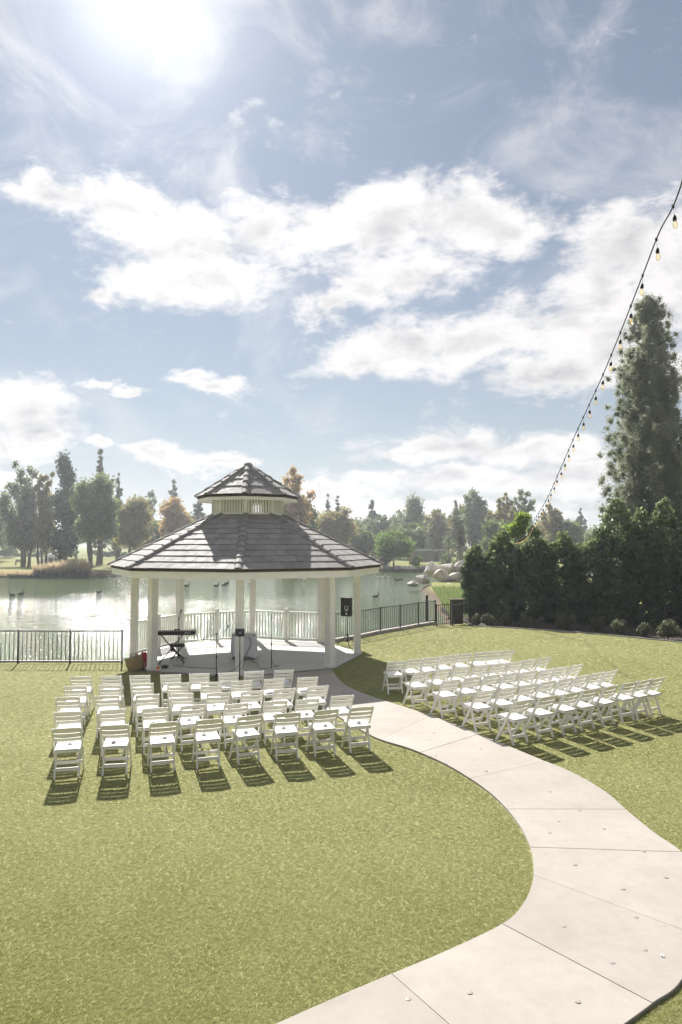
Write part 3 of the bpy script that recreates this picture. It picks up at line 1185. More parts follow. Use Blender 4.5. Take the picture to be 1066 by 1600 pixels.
# ------------------------------------------------------------------ folding chairs
def chair_meshes():
    P = {}
    hw = 0.205
    top = Vector((0, -0.24, 0.79))
    foot = Vector((0, 0.25, 0.0))

    def post(sx):
        m = MB()
        a, b = top + Vector((sx * hw, 0, 0)), foot + Vector((sx * hw, 0, 0))
        m.beam(b, a, 0.024, 0.046, up=(0, 1, 0))
        return m
    P['side_post'] = [post(-1).mesh('side_post', 'white_resin'), post(1).mesh('side_post', 'white_resin')]

    def rear(sx):
        x = sx * (hw - 0.028)
        return MB().beam((x, -0.16, 0.0), (x, -0.015, 0.43), 0.024, 0.044, up=(0, 1, 0))
    P['rear_leg'] = [rear(-1).mesh('rear_leg', 'white_resin'), rear(1).mesh('rear_leg', 'white_resin')]
    # seat frame
    sf = MB()
    for sx in (-1, 1):
        sf.beam((sx * 0.172, -0.19, 0.425), (sx * 0.172, 0.205, 0.452), 0.028, 0.034)
    sf.beam((-0.158, -0.18, 0.422), (0.158, -0.18, 0.422), 0.026, 0.034)
    P['seat_frame'] = [sf.mesh('seat_frame', 'white_resin')]
    P['seat_slat'] = []
    for i in range(6):
        y = -0.158 + i * 0.0685
        z = 0.451 + (y + 0.19) / 0.395 * 0.027
        P['seat_slat'].append(MB().box((0, y, z), (0.365, 0.056, 0.014)).mesh('seat_slat', 'white_resin'))
    P['back_slat'] = []
    for zc, hh in ((0.752, 0.074), (0.672, 0.062), (0.592, 0.062)):
        m = MB()
        n = 6
        yb = -0.24 + (0.79 - zc) / 0.79 * 0.49
        for j in range(n + 1):
            x = -0.193 + 0.386 * j / n
            arch = 0.012 * (1 - (2 * j / n - 1) ** 2)
            bow = -0.028 * (1 - (2 * j / n - 1) ** 2)
            za = zc + (arch if zc > 0.74 else 0)
            tl = (hh / 2) * 0.62
            for yy, zz in ((-0.008, -hh / 2), (0.008, -hh / 2), (0.008, hh / 2), (-0.008, hh / 2)):
                m.v.append((x, yb + bow + yy - zz * 0.62, za + zz))
        for j in range(n):
            a = j * 4
            for q in range(4):
                q2 = (q + 1) % 4
                m.f.append((a + q, a + 4 + q, a + 4 + q2, a + q2))
        m.f.append((0, 1, 2, 3))
        m.f.append((n * 4 + 3, n * 4 + 2, n * 4 + 1, n * 4))
        P['back_slat'].append(m.mesh('back_slat', 'white_resin'))
    P['stretcher'] = [MB().box((0, -0.118, 0.135), (0.33, 0.018, 0.055)).mesh('stretcher', 'white_resin'),
                      MB().box((0, 0.148, 0.165), (0.386, 0.018, 0.05)).mesh('stretcher', 'white_resin')]
    return P


CHAIR = chair_meshes()
CHAIR_LEFT = [
    [(-5.54, 15.11, 10), (-4.91, 15.16, 8), (-4.31, 15.22, 8), (-3.67, 15.30, 11), (-3.08, 15.43, 10), (-2.46, 15.53, 10), (-1.92, 15.72, 17), (-1.27, 15.86, 15)],
    [(-5.27, 14.09, 13), (-4.62, 14.19, 8), (-4.01, 14.35, 10), (-3.31, 14.42, 10), (-2.64, 14.48, 12), (-2.04, 14.63, 12), (-1.39, 14.83, 16), (-0.70, 15.01, 15)],
    [(-5.03, 13.09, 12), (-4.35, 13.22, 12), (-3.62, 13.31, 12), (-3.00, 13.40, 11), (-2.32, 13.48, 16), (-1.69, 13.62, 16), (-1.09, 13.83, 20), (-0.45, 14.08, 18)],
    [(-4.59, 11.96, 17), (-3.88, 12.12, 14), (-3.19, 12.23, 16), (-2.58, 12.44, 21), (-1.84, 12.55, 19), (-1.17, 12.76, 17), (-0.60, 12.91, 16), (0.03, 13.21, 14)],
    [(-4.19, 10.90, 17), (-3.52, 11.08, 11), (-2.80, 11.25, 17), (-2.11, 11.44, 21), (-1.48, 11.68, 23), (-0.88, 11.86, 16), (-0.24, 12.08, 19), (0.36, 12.29, 20)],
]
CHAIR_RIGHT = [
    [(1.33, 17.04, 14), (1.83, 17.38, 22), (2.26, 17.61, 25), (2.72, 17.93, 27), (3.19, 18.24, 24), (3.69, 18.48, 22), (4.06, 18.60, 26), (4.45, 18.80, 33)],
    [(1.79, 15.66, 27), (2.32, 15.99, 28), (2.79, 16.24, 28), (3.27, 16.49, 29), (3.74, 16.74, 28), (4.21, 16.98, 29), (4.62, 17.30, 34), (5.09, 17.63, 36)],
    [(2.29, 14.70, 27), (2.80, 15.03, 31), (3.27, 15.28, 30), (3.73, 15.51, 30), (4.20, 15.75, 31), (4.66, 15.98, 31), (5.07, 16.25, 35), (5.52, 16.55, 36)],
    [(2.78, 13.64, 28), (3.30, 13.94, 29), (3.81, 14.29, 32), (4.27, 14.60, 35), (4.73, 14.89, 33), (5.17, 15.20, 36), (5.63, 15.53, 35), (6.03, 15.78, 37)],
    [(3.28, 12.80, 33), (3.84, 13.15, 32), (4.39, 13.48, 32), (4.83, 13.76, 34), (5.37, 14.09, 34), (5.89, 14.44, 32), (6.31, 14.71, 34), (6.69, 14.93, 35)],
]
ROWS = ['front', 'second', 'third', 'fourth', 'back']
SEATS = {}


def place_chairs():
    for side, block in (('lake', CHAIR_LEFT), ('hedge', CHAIR_RIGHT)):
        for r, row in enumerate(block):
            for c, (x, y, yaw) in enumerate(row):
                n_path = 7 - c if side == 'lake' else c
                a = R(yaw + rnd.uniform(-3.0, 3.0))
                # the numbers give the middle of the back's top edge
                fwd = Vector((-math.sin(a), math.cos(a), 0))
                loc = Vector((x, y, 0.004)) + fwd * 0.24
                ch = empty('folding_chair', loc, a)
                where = 'in the lake side seating' if side == 'lake' else 'in the hedge side seating'
                pos = 'beside the path' if n_path == 0 else ('farthest from the path' if n_path == 7 else ordinal(n_path) + ' from the path')
                tag(ch, f'white slatted folding chair, {ROWS[r]} row {where}, {pos}', 'chair', 'white folding chairs on the lawn')
                for nm, lst in CHAIR.items():
                    for me in lst:
                        obj(nm, me, ch)
                SEATS[(side, r, c)] = (loc, a, fwd, pos, where)


place_chairs()


def favours():
    """little pouches and papers lying on seats"""
    m = MB()
    prof = [(0.0, 0.0), (0.032, 0.002), (0.040, 0.014), (0.030, 0.028), (0.012, 0.038), (0.016, 0.050), (0.0, 0.052)]
    m.lathe(prof, n=9)
    me = m.mesh('favour_pouch', 'grey_pouch', True)
    pick = [('lake', 4, c) for c in range(8)] + [('lake', 3, c) for c in (2, 3, 4, 5, 6)] + [('lake', 2, c) for c in (4, 5)]
    for key in pick:
        loc, a, fwd, pos, where = SEATS[key]
        rt = Vector((math.cos(a), math.sin(a), 0))
        p = loc + fwd * rnd.uniform(-0.05, 0.08) + rt * rnd.uniform(-0.05, 0.05)
        o = obj('favour_pouch', me, None, (p.x, p.y, 0.004 + 0.466 + 0.004), rnd.uniform(0, 6))
        o.scale = (1.1, 0.9, rnd.uniform(0.6, 0.85))
        tag(o, f'small grey pouch on {ROWS[key[1]]} row lake side chair seat, {pos}', 'pouch', 'favour pouches on the seats')
    # folded cloths on three front seats
    for key in (('lake', 1, 6), ('lake', 1, 7), ('lake', 0, 7)):
        loc, a, fwd, pos, where = SEATS[key]
        m = MB()
        n = 10
        rr = random.Random(key[1] * 9 + key[2])
        for i in range(n + 1):
            for j in range(n + 1):
                x, y = (i / n - 0.5) * 0.3, (j / n - 0.5) * 0.26
                e = max(abs(i / n - 0.5), abs(j / n - 0.5)) * 2
                z = 0.055 * (1 - e ** 3) * (0.6 + 0.4 * math.sin(i * 1.9 + key[2]) * math.cos(j * 1.3)) + rr.uniform(0, 0.008)
                m.v.append((x + rr.uniform(-.006, .006), y, max(z, 0.002)))
        for i in range(n):
            for j in range(n):
                q = i * (n + 1) + j
                m.f.append((q, q + n + 1, q + n + 2, q + 1))
        o = m.build('folded_wrap', 'cloth_white', smooth=True)
        o.location = (loc.x, loc.y, 0.004 + 0.477)
        o.rotation_euler[2] = a
        md = o.modifiers.new('thick', 'SOLIDIFY')
        md.thickness = 0.004
        tag(o, f'crumpled white wrap lying on {ROWS[key[1]]} row lake side seat, {pos}', 'wrap', 'white wraps on the seats')


favours()


# ------------------------------------------------------------------ fences
def fence(name, label, pts, height, spacing=0.128, z0=0.0, posts=None, group=None):
    root = empty(name, (pts[0].x, pts[0].y, z0))
    tag(root, label, 'fence', group)
    o = Vector((pts[0].x, pts[0].y, z0))
    up = Vector((0, 0, 1))
    pk = MB().box((0, 0, (height - 0.12) / 2 + 0.085), (0.015, 0.015, height - 0.125)).mesh('picket', 'black_metal')
    ps = MB().box((0, 0, height / 2 - 0.03), (0.042, 0.042, height + 0.08)).box((0, 0, height + 0.018), (0.05, 0.05, 0.016)).mesh('post', 'black_metal')
    for i in range(len(pts) - 1):
        a, b = pts[i] - o, pts[i + 1] - o
        a, b = Vector((a.x, a.y, 0)), Vector((b.x, b.y, 0))
        ang = math.atan2(b.y - a.y, b.x - a.x)
        d = (b - a).normalized()
        obj('post', ps, root, a, ang)
        if i == len(pts) - 2:
            obj('post', ps, root, b, ang)
        MB().beam(a + d * 0.022 + up * (height - 0.015), b - d * 0.022 + up * (height - 0.015), 0.036, 0.03).build('top_rail', 'black_metal', root)
        MB().beam(a + d * 0.022 + up * 0.07, b - d * 0.022 + up * 0.07, 0.028, 0.028).build('bottom_rail', 'black_metal', root)
        n = int((b - a).length / spacing)
        for k in range(1, n):
            p = a + (b - a) * (k / n)
            obj('picket', pk, root, p, ang)
    return root


LF_Y0 = 21.45
lf = [Vector((-6.62 - 1.575 * i, LF_Y0 + 0.01 * i, 0)) for i in range(5)]
fence('metal_fence', 'black metal picket fence along the lake beside the gazebo, grass in front', lf, 1.0, group='lakeside fences')
fr_in = [Vector((p.x, p.y + 0.10, 0)) for p in fr]
fence('metal_fence', 'black metal picket fence curving along the lake behind the speaker', fr_in, 0.95, z0=0.10, group='lakeside fences')
gate_pts = [G(682.5, 978.5) + Vector((0, 0.05, 0)), G(705, 976) + Vector((0, 0.1, 0))]
g_ = fence('metal_gate', 'narrow black metal gate between the curved fence and the hedge', gate_pts, 0.93)
g_['category'] = 'gate'
end_pts = [G(708, 979) + Vector((0, 0.1, 0)), G(735, 974) + Vector((0, 0.1, 0))]
fence('metal_fence', 'short black metal fence section in front of the wooden pier by the hedge', end_pts, 0.93, group='lakeside fences')

# kerb under the curved fence
mb = MB()
for i in range(len(fr)):
    p = fr[i]
    a = fr[max(i - 1, 0)]
    b = fr[min(i + 1, len(fr) - 1)]
    d = (b - a)
    d.z = 0
    d.normalize()
    n = Vector((-d.y, d.x, 0))
    c0, c1 = p - n * 0.02, p + n * 0.26
    mb.v += [(c0.x, c0.y, -0.4), (c0.x, c0.y, 0.115), (c1.x, c1.y, 0.115), (c1.x, c1.y, -1.4)]
for i in range(len(fr) - 1):
    a = i * 4
    mb.f += [(a, a + 4, a + 5, a + 1), (a + 1, a + 5, a + 6, a + 2), (a + 2, a + 6, a + 7, a + 3)]
mb.f += [(0, 1, 2, 3), (len(fr) * 4 - 1, len(fr) * 4 - 2, len(fr) * 4 - 3, len(fr) * 4 - 4)]
tag(mb.build('kerb', 'kerb_concrete'), kind='structure')
mb = MB().box((-16.7, 21.78, -0.66), (20.0, 0.22, 1.40))
tag(mb.build('kerb', 'kerb_concrete', bevel=0.015), kind='structure')

# black post and wooden pier by the gate
p = G(668.8, 976) + Vector((0, 0.32, 0))
o = MB().lathe([(0.055, -0.4), (0.055, 1.24), (0.07, 1.25), (0.07, 1.29), (0.03, 1.32), (0.0, 1.325)], n=12).build('bollard_post', 'black_metal')
o.location = (p.x, p.y, 0)
tag(o, 'round black post rising just above the curved fence top', 'post')
p = G(718, 976) + Vector((0.02, 0.9, 0))
root = empty('utility_pier', (p.x, p.y, -0.06), 0.1)
tag(root, 'dark brown square pier behind the short fence section', 'pier')
MB().box((0, 0, 0.54), (0.52, 0.42, 1.08)).build('shaft', 'dark_wood', root, bevel=0.01)
MB().box((0, 0, 1.11), (0.60, 0.50, 0.06)).build('cap', 'dark_wood', root, bevel=0.01)


# ------------------------------------------------------------------ things in and beside the gazebo
def text_mesh(name, body, size, mat, shear=0.0):
    cu = bpy.data.curves.new(name, 'FONT')
    cu.body = body
    cu.size = size
    cu.extrude = 0.0015
    cu.align_x = 'CENTER'
    cu.align_y = 'CENTER'
    cu.shear = shear
    o = bpy.data.objects.new(name, cu)
    COL.objects.link(o)
    dg = bpy.context.evaluated_depsgraph_get()
    me = bpy.data.meshes.new_from_object(o.evaluated_get(dg))
    bpy.data.objects.remove(o)
    me.materials.clear()
    me.materials.append(MATS[mat])
    return me


FZ = 0.068        # top of the gazebo floor


def build_keyboard():
    c = Vector((-5.02, 21.05, FZ))
    st = empty('keyboard_stand', c, 0.10)
    tag(st, 'black folding stand carrying the keyboard inside the gazebo', 'stand')
    up = 0.83
    for sy in (-1, 1):
        y = sy * 0.03
        MB().tube([(-0.36, y, 0.02), (0.30, y, up)], 0.014).build('cross_tube', 'black_metal', st)
        MB().tube([(0.36, y, 0.02), (-0.30, y, up)], 0.014).build('cross_tube', 'black_metal', st)
    for sx in (-1, 1):
        MB().tube([(sx * 0.36, -0.22, 0.02), (sx * 0.36, 0.22, 0.02)], 0.014).build('foot_bar', 'black_metal', st)
        MB().tube([(sx * 0.30, -0.16, up + 0.005), (sx * 0.30, 0.16, up + 0.005)], 0.014).build('support_arm', 'black_metal', st)
    MB().lathe([(0.035, -0.05), (0.035, 0.05)], (0, 0, 0.42), 10).build('hinge', 'black_metal', st, smooth=True)
    kb = empty('keyboard', c + Vector((0, 0, up + 0.022)), 0.07)
    tag(kb, 'long black stage keyboard with white lettering, back to the seats', 'keyboard')
    MB().box((0, 0, 0.06), (1.38, 0.34, 0.115)).build('body', 'black_plastic', kb, bevel=0.012)
    k = MB()
    for i in range(52):
        k.box((-0.61 + i * 0.0235, 0.075, 0.123), (0.021, 0.14, 0.012))
    o = k.build('keys', 'print_white', kb)
    o['kind'] = 'stuff'
    lg = obj('lettering', text_mesh('lettering', 'FP-7', 0.085, 'print_white', 0.35), kb)
    lg.rotation_euler = (R(90), 0, 0)
    lg.location = (0.46, -0.1725, 0.062)
    for sx in (-0.63, 0.63):
        MB().box((sx, 0, 0.128), (0.09, 0.30, 0.02)).build('end_cheek', 'black_plastic', kb)
    # stool
    st2 = empty('keyboard_stool', c + Vector((0.02, 0.62, 0)), 0.2)
    tag(st2, 'small black padded stool behind the keyboard', 'stool')
    MB().box((0, 0, 0.46), (0.44, 0.32, 0.08)).build('seat', 'black_plastic', st2, bevel=0.025)
    for a in (1, -1):
        MB().tube([(-0.2 * a, -0.14, 0.015), (0.16 * a, 0.0, 0.42)], 0.013).build('leg', 'black_metal', st2)
        MB().tube([(-0.2 * a, 0.14, 0.015), (0.16 * a, 0.0, 0.42)], 0.013).build('leg', 'black_metal', st2)
    # microphone stand behind it
    mic_stand((-4.98, 21.75, FZ), 1.25, 'slim black microphone stand behind the keyboard', boom=((0.0, 0, 1.25), (0.04, 0.02, 1.38)))
    # a music clip light lying on top
    o = MB().beam((-0.06, 0, 0.02), (0.10, 0, 0.028), 0.03, 0.03).tube([(-0.07, 0, 0.018), (-0.03, 0, 0.02)], 0.022).build('clip_lamp', 'black_plastic')
    o.location = c + Vector((0.14, -0.02, up + 0.022 + 0.135))
    tag(o, 'little black clip lamp lying on top of the keyboard', 'lamp')
    # pedal and drink bottle
    o = MB().box((0, 0, 0.035), (0.15, 0.22, 0.07)).box((0, -0.06, 0.076), (0.12, 0.08, 0.012)).build('pedal_box', 'black_plastic', bevel=0.008)
    p = G(254.5, 1046, FZ)
    o.location = (p.x, p.y + 0.25, FZ)
    tag(o, 'small black pedal box on the floor below the keyboard', 'pedal')
    p = G(247.5, 1051)
    bt = empty('drink_bottle', (p.x, p.y - 0.06, 0.02))
    tag(bt, 'bright orange bottle standing on grass by the gazebo post', 'bottle')
    MB().lathe([(0.04, 0), (0.045, 0.01), (0.045, 0.12), (0.03, 0.15), (0.016, 0.165), (0.016, 0.18)], n=14).build('body', 'orange_plastic', bt, smooth=True)
    MB().lathe([(0.019, 0.178), (0.019, 0.205), (0.0, 0.207)], n=12).build('cap', 'white_paint', bt)
    MB().lathe([(0.046, 0.05), (0.0462, 0.09)], n=14).build('label_band', 'print_white', bt)


def mic_stand(loc, h, label, boom=None, base='tripod', mic=True):
    s = empty('microphone_stand', loc)
    tag(s, label, 'microphone stand')
    MB().tube([(0, 0, 0.03), (0, 0, h * 0.52)], 0.013).build('lower_tube', 'black_metal', s, smooth=True)
    MB().tube([(0, 0, h * 0.5), (0, 0, h)], 0.009).build('upper_tube', 'black_metal', s, smooth=True)
    MB().lathe([(0.018, -0.035), (0.021, 0.0), (0.018, 0.035)], (0, 0, h * 0.52), 10).build('clutch', 'black_plastic', s)
    if base == 'tripod':
        MB().lathe([(0.022, 0.10), (0.022, 0.20)], n=10).build('hub', 'black_plastic', s)
        for k in range(3):
            a = k * 2.094 + 0.5
            MB().tube([(0, 0, 0.14), (0.27 * math.cos(a), 0.27 * math.sin(a), 0.012)], 0.011).build('leg', 'black_metal', s)
    else:
        MB().lathe([(0.0, 0.0), (0.15, 0.0), (0.155, 0.012), (0.145, 0.026), (0.03, 0.036), (0.0, 0.037)], n=20).build('base_plate', 'black_metal', s, smooth=True)
    if boom:
        p0, p1 = Vector(boom[0]), Vector(boom[1])
        MB().tube([p0, p1], 0.008).build('boom', 'black_metal', s)
        MB().lathe([(0.022, -0.022), (0.026, 0), (0.022, 0.022)], p0 + (p1 - p0) * 0.55 if (p1 - p0).length > 0.3 else p0, 10).build('boom_joint', 'black_plastic', s)
        if (p1 - p0).length > 0.3:
            MB().tube([p0 - (p1 - p0).normalized() * 0.06, p0], 0.018).build('counterweight', 'black_metal', s)
        tip, d = p1, (p1 - p0).normalized()
    else:
        tip, d = Vector((0, 0, h)), Vector((0.15, -0.3, 0.94)).normalized()
    if mic:
        d2 = (d * 0.4 + Vector((0.1, 0, 0.9))).normalized()
        m = MB().tube([tip, tip + d2 * 0.11], [0.011, 0.017]).build('microphone', 'black_plastic', s, smooth=True)
        e = tip + d2 * 0.125
        MB().tube([e - d2 * 0.028, e - d2 * 0.018, e, e + d2 * 0.018, e + d2 * 0.026], [0.012, 0.024, 0.028, 0.021, 0.005], 10).build('grille', 'black_metal', m, smooth=True)
    return s


build_keyboard()
p = G(338, 1066)
mic_stand((p.x, p.y, 0.02), 1.22, 'black boom microphone stand on the grass before the gazebo', boom=((-0.31, 0, 1.12), (0.25, 0, 1.33)))
p = G(424, 1046, FZ)
mic_stand((p.x, p.y, FZ), 1.36, 'black straight microphone stand on round base, gazebo floor', base='round')

# tablet stand
p = G(374.5, 1066)
s = empty('tablet_stand', (p.x, p.y, 0.02))
tag(s, 'black stand holding a flat tablet before the front gazebo post', 'tablet stand')
MB().tube([(0, 0, 0.02), (0, 0, 0.75)], 0.014).build('lower_tube', 'black_metal', s, smooth=True)
MB().tube([(0, 0, 0.72), (0, 0, 1.18)], 0.010).build('upper_tube', 'black_metal', s, smooth=True)
MB().lathe([(0.0, 0.0), (0.14, 0.0), (0.145, 0.014), (0.03, 0.03), (0.0, 0.031)], n=18).build('base_plate', 'black_metal', s, smooth=True)
t_ = MB().box((0, -0.01, 1.27), (0.245, 0.018, 0.20), Matrix.Rotation(R(-12), 3, 'X')).build('tablet', 'black_plastic', s, bevel=0.006)
MB().box((0.01, -0.0215, 1.262), (0.055, 0.004, 0.014), Matrix.Rotation(R(-12), 3, 'X')).build('badge', 'print_white', t_)
MB().box((0, 0.01, 1.18), (0.05, 0.03, 0.06)).build('clamp', 'black_plastic', s)


# table with its cloth
def build_table():
    tc = Vector((-3.02, 22.1, FZ))
    t = empty('side_table', tc, 0.05)
    tag(t, 'small square table hidden under a white cloth in the gazebo', 'table')
    MB().box((0, 0, 0.735), (0.70, 0.58, 0.03)).build('tabletop', 'dark_wood', t)
    for sx in (-1, 1):
        for sy in (-1, 1):
            MB().box((sx * 0.31, sy * 0.25, 0.36), (0.04, 0.04, 0.72)).build('leg', 'dark_wood', t)
    m = MB()
    n = 72
    rings = [(0.0, 0.752, 0.0), (0.9, 0.753, 0.0), (0.99, 0.750, 0.0), (1.02, 0.72, 0.05), (1.04, 0.60, 0.30), (1.06, 0.42, 0.60), (1.08, 0.22, 0.9), (1.10, 0.06, 1.0)]
    rr = random.Random(4)
    ph = [rr.uniform(0, 6.28) for _ in range(5)]
    for s_, z, w in rings:
        for j in range(n):
            a = 2 * math.pi * j / n
            ca, sa = math.cos(a), math.sin(a)
            q = (abs(ca) ** 5 + abs(sa) ** 5) ** (-1 / 5)
            fold = 1 + w * (0.045 * math.sin(9 * a + ph[0]) + 0.035 * math.sin(14 * a + ph[1]) + 0.02 * math.sin(23 * a + ph[2]))
            corner = max(0, abs(math.sin(2 * a)) - 0.55)
            zz = z - (0.0 if w < 0.9 else 0.03 * math.sin(7 * a + ph[3]) - 0.06 * (1 - corner * 2))
            m.v.append((0.365 * ca * q * s_ * fold, 0.305 * sa * q * s_ * fold, max(zz, 0.006)))
    for i in range(len(rings) - 1):
        for j in range(n):
            j2 = (j + 1) % n
            m.f.append((i * n + j, i * n + j2, (i + 1) * n + j2, (i + 1) * n + j))
    o = m.build('tablecloth', 'cloth_white', smooth=True)
    o.location = tc
    o.rotation_euler[2] = 0.05
    tag(o, 'white draped tablecloth falling in folds to the gazebo floor', 'tablecloth')


build_table()


# loudspeaker on its tripod
def build_speaker():
    c = Vector((0.22, 25.05, 0))
    s = empty('speaker_stand', c, 0.3)
    tag(s, 'black tripod speaker stand on the grass by the fence', 'speaker stand')
    MB().tube([(0, 0, 0.16), (0, 0, 0.75)], 0.020).build('lower_tube', 'black_metal', s, smooth=True)
    MB().tube([(0, 0, 0.70), (0, 0, 1.07)], 0.016).build('upper_tube', 'black_metal', s, smooth=True)
    MB().lathe([(0.03, 0.38), (0.034, 0.42), (0.03, 0.46)], n=12).build('collar', 'black_plastic', s)
    for k in range(3):
        a = k * 2.094 + 0.4
        e = Vector((0.42 * math.cos(a), 0.42 * math.sin(a), 0.014))
        MB().tube([(0, 0, 0.42), e], 0.014).build('leg', 'black_metal', s)
        MB().tube([(0, 0, 0.17), e * 0.5 + Vector((0, 0, 0.20))], 0.009).build('brace', 'black_metal', s)
    b = empty('loudspeaker', c + Vector((0, 0, 1.075)), -0.35)
    tag(b, 'black loudspeaker cabinet with white emblem on a tripod by the fence', 'loudspeaker')
    m = MB()
    pts = [(-0.19, -0.18), (0.19, -0.18), (0.19, -0.02), (0.11, 0.18), (-0.11, 0.18), (-0.19, -0.02)]
    m.poly(pts, 0.0, 0.66)
    m.build('cabinet', 'black_plastic', b, bevel=0.02)
    MB().box((0, -0.186, 0.33), (0.34, 0.012, 0.60)).build('grille', 'black_metal', b, bevel=0.004)
    # emblem: a broken ring with a small diamond, a line of print and a badge below
    e = MB()
    for j in range(18):
        if 1 < j % 18 < 4:
            continue
        a0, a1 = j / 18 * 6.283, (j + 1) / 18 * 6.283
        e.beam((0.055 * math.cos(a0) + 0.03, -0.196, 0.30 + 0.07 * math.sin(a0)), (0.055 * math.cos(a1) + 0.03, -0.196, 0.30 + 0.07 * math.sin(a1)), 0.006, 0.016, up=(math.cos(a0), 0, math.sin(a0)))
    e.beam((0.085, -0.196, 0.33), (0.12, -0.196, 0.375), 0.006, 0.014, up=(-0.7, 0, 0.7))
    e.beam((0.085, -0.196, 0.27), (0.12, -0.196, 0.225), 0.006, 0.014, up=(0.7, 0, 0.7))
    e.build('emblem', 'print_white', b)
    tm = obj('lettering', text_mesh('speaker_text', 'QSC', 0.055, 'print_white'), b)
    tm.rotation_euler = (R(90), 0, 0)
    tm.location = (0.04, -0.1955, 0.185)
    MB().box((0.04, -0.197, 0.09), (0.05, 0.006, 0.05), Matrix.Rotation(R(45), 3, 'Y')).build('badge', 'print_white', b)
    MB().beam((-0.11, 0.05, 0.665), (0.11, 0.05, 0.665), 0.03, 0.02).build('handle', 'black_plastic', b)


build_speaker()


# bags at the corner post
def build_bags():
    p = G(212, 1048)
    m = MB()
    n = 20
    rings = [(0.0, 0.0), (0.17, 0.0), (0.20, 0.03), (0.22, 0.16), (0.235, 0.30), (0.24, 0.37), (0.225, 0.375), (0.20, 0.30), (0.0, 0.20)]
    for r, z in rings:
        for j in range(n):
            a = 2 * math.pi * j / n
            w = 1 + 0.05 * math.sin(3 * a + z * 9) + 0.03 * math.sin(7 * a)
            m.v.append((r * 1.15 * math.cos(a) * w, r * 0.72 * math.sin(a) * w + z * 0.1, z + (0.02 * math.sin(2 * a) if z > 0.3 else 0)))
    for i in range(len(rings) - 1):
        for j in range(n):
            j2 = (j + 1) % n
            m.f.append((i * n + j, i * n + j2, (i + 1) * n + j2, (i + 1) * n + j))
    b = empty('tote_bag', (p.x, p.y + 0.05, 0.015), -0.3)
    tag(b, 'tan woven tote bag leaning on grass by the corner post', 'bag')
    body = m.build('body', 'burlap', b, smooth=True)
    body.rotation_euler = (R(6), R(-14), 0)
    for sy in (-0.1, 0.14):
        MB().tube([Vector((-0.12, sy, 0.36)), Vector((-0.10, sy, 0.45)), Vector((0.0, sy * 1.2, 0.49)), Vector((0.10, sy, 0.45)), Vector((0.12, sy, 0.36))], 0.011).build('handle', 'burlap', b, smooth=True)
    p = G(222.5, 1047)
    b = empty('backpack', (p.x, p.y + 0.15, 0.015), 0.2)
    tag(b, 'red patterned backpack with black straps beside the tote bag', 'bag')
    m = MB()
    rings = [(0.0, 0.0), (0.13, 0.0), (0.155, 0.04), (0.165, 0.18), (0.15, 0.34), (0.11, 0.43), (0.05, 0.47), (0.0, 0.475)]
    for r, z in rings:
        for j in range(n):
            a = 2 * math.pi * j / n
            q = (abs(math.cos(a)) ** 3 + abs(math.sin(a)) ** 3) ** (-1 / 3)
            m.v.append((r * math.cos(a) * q, r * 0.75 * math.sin(a) * q, z))
    for i in range(len(rings) - 1):
        for j in range(n):
            j2 = (j + 1) % n
            m.f.append((i * n + j, i * n + j2, (i + 1) * n + j2, (i + 1) * n + j))
    m.build('body', 'red_cloth', b, smooth=True)
    MB().box((0, -0.135, 0.13), (0.2, 0.06, 0.18)).build('front_pocket', 'red_cloth', b, bevel=0.03)
    MB().box((0, -0.168, 0.20), (0.18, 0.006, 0.012)).box((0.03, -0.168, 0.13), (0.012, 0.006, 0.12)).build('white_piping', 'print_white', b)
    MB().tube([(-0.05, 0, 0.46), (-0.04, 0, 0.53), (0.04, 0, 0.53), (0.05, 0, 0.46)], 0.012).build('handle', 'black_plastic', b)
    MB().box((0, -0.10, 0.33), (0.26, 0.02, 0.03)).build('strap', 'black_plastic', b)
    # dark case behind it
    o = MB().box((0, 0, 0.26), (0.22, 0.16, 0.52)).box((0, 0, 0.53), (0.10, 0.05, 0.03)).build('amplifier_case', 'black_plastic', bevel=0.015)
    o.location = (p.x + 0.14, p.y + 0.62, FZ)
    tag(o, 'small dark upright case half hidden behind the corner post', 'case')
    # striped strap of leaves by the fence
    p = G(199, 1047)
    b = empty('spiky_plant', (p.x, p.y + 0.1, 0.0))
    tag(b, 'little spiky plant at the fence end beside the tote bag', 'plant')
    rr = random.Random(5)
    for k in range(9):
        a = rr.uniform(0, 6.28)
        L = rr.uniform(0.25, 0.42)
        el = rr.uniform(0.5, 1.2)
        d = Vector((math.cos(a) * math.cos(el), math.sin(a) * math.cos(el), math.sin(el)))
        sd = Vector((-math.sin(a), math.cos(a), 0)) * 0.018
        mm = MB()
        mm.v = [tuple(-sd * 0.6), tuple(sd * 0.6), tuple(d * L * 0.5 + sd), tuple(d * L * 0.5 - sd), tuple(d * L + Vector((0, 0, -0.05)))]
        mm.f = [(0, 1, 2, 3), (3, 2, 4)]
        mm.build('leaf', 'palm_green', b)


build_bags()


def cable(label, pts, r=0.006):
    c = catmull([tuple(p) for p in pts], 8)
    o = MB().tube([Vector(q) for q in c], r, 6).build('cable', 'black_plastic', smooth=True)
    tag(o, label, 'cable', 'cables round the gazebo')


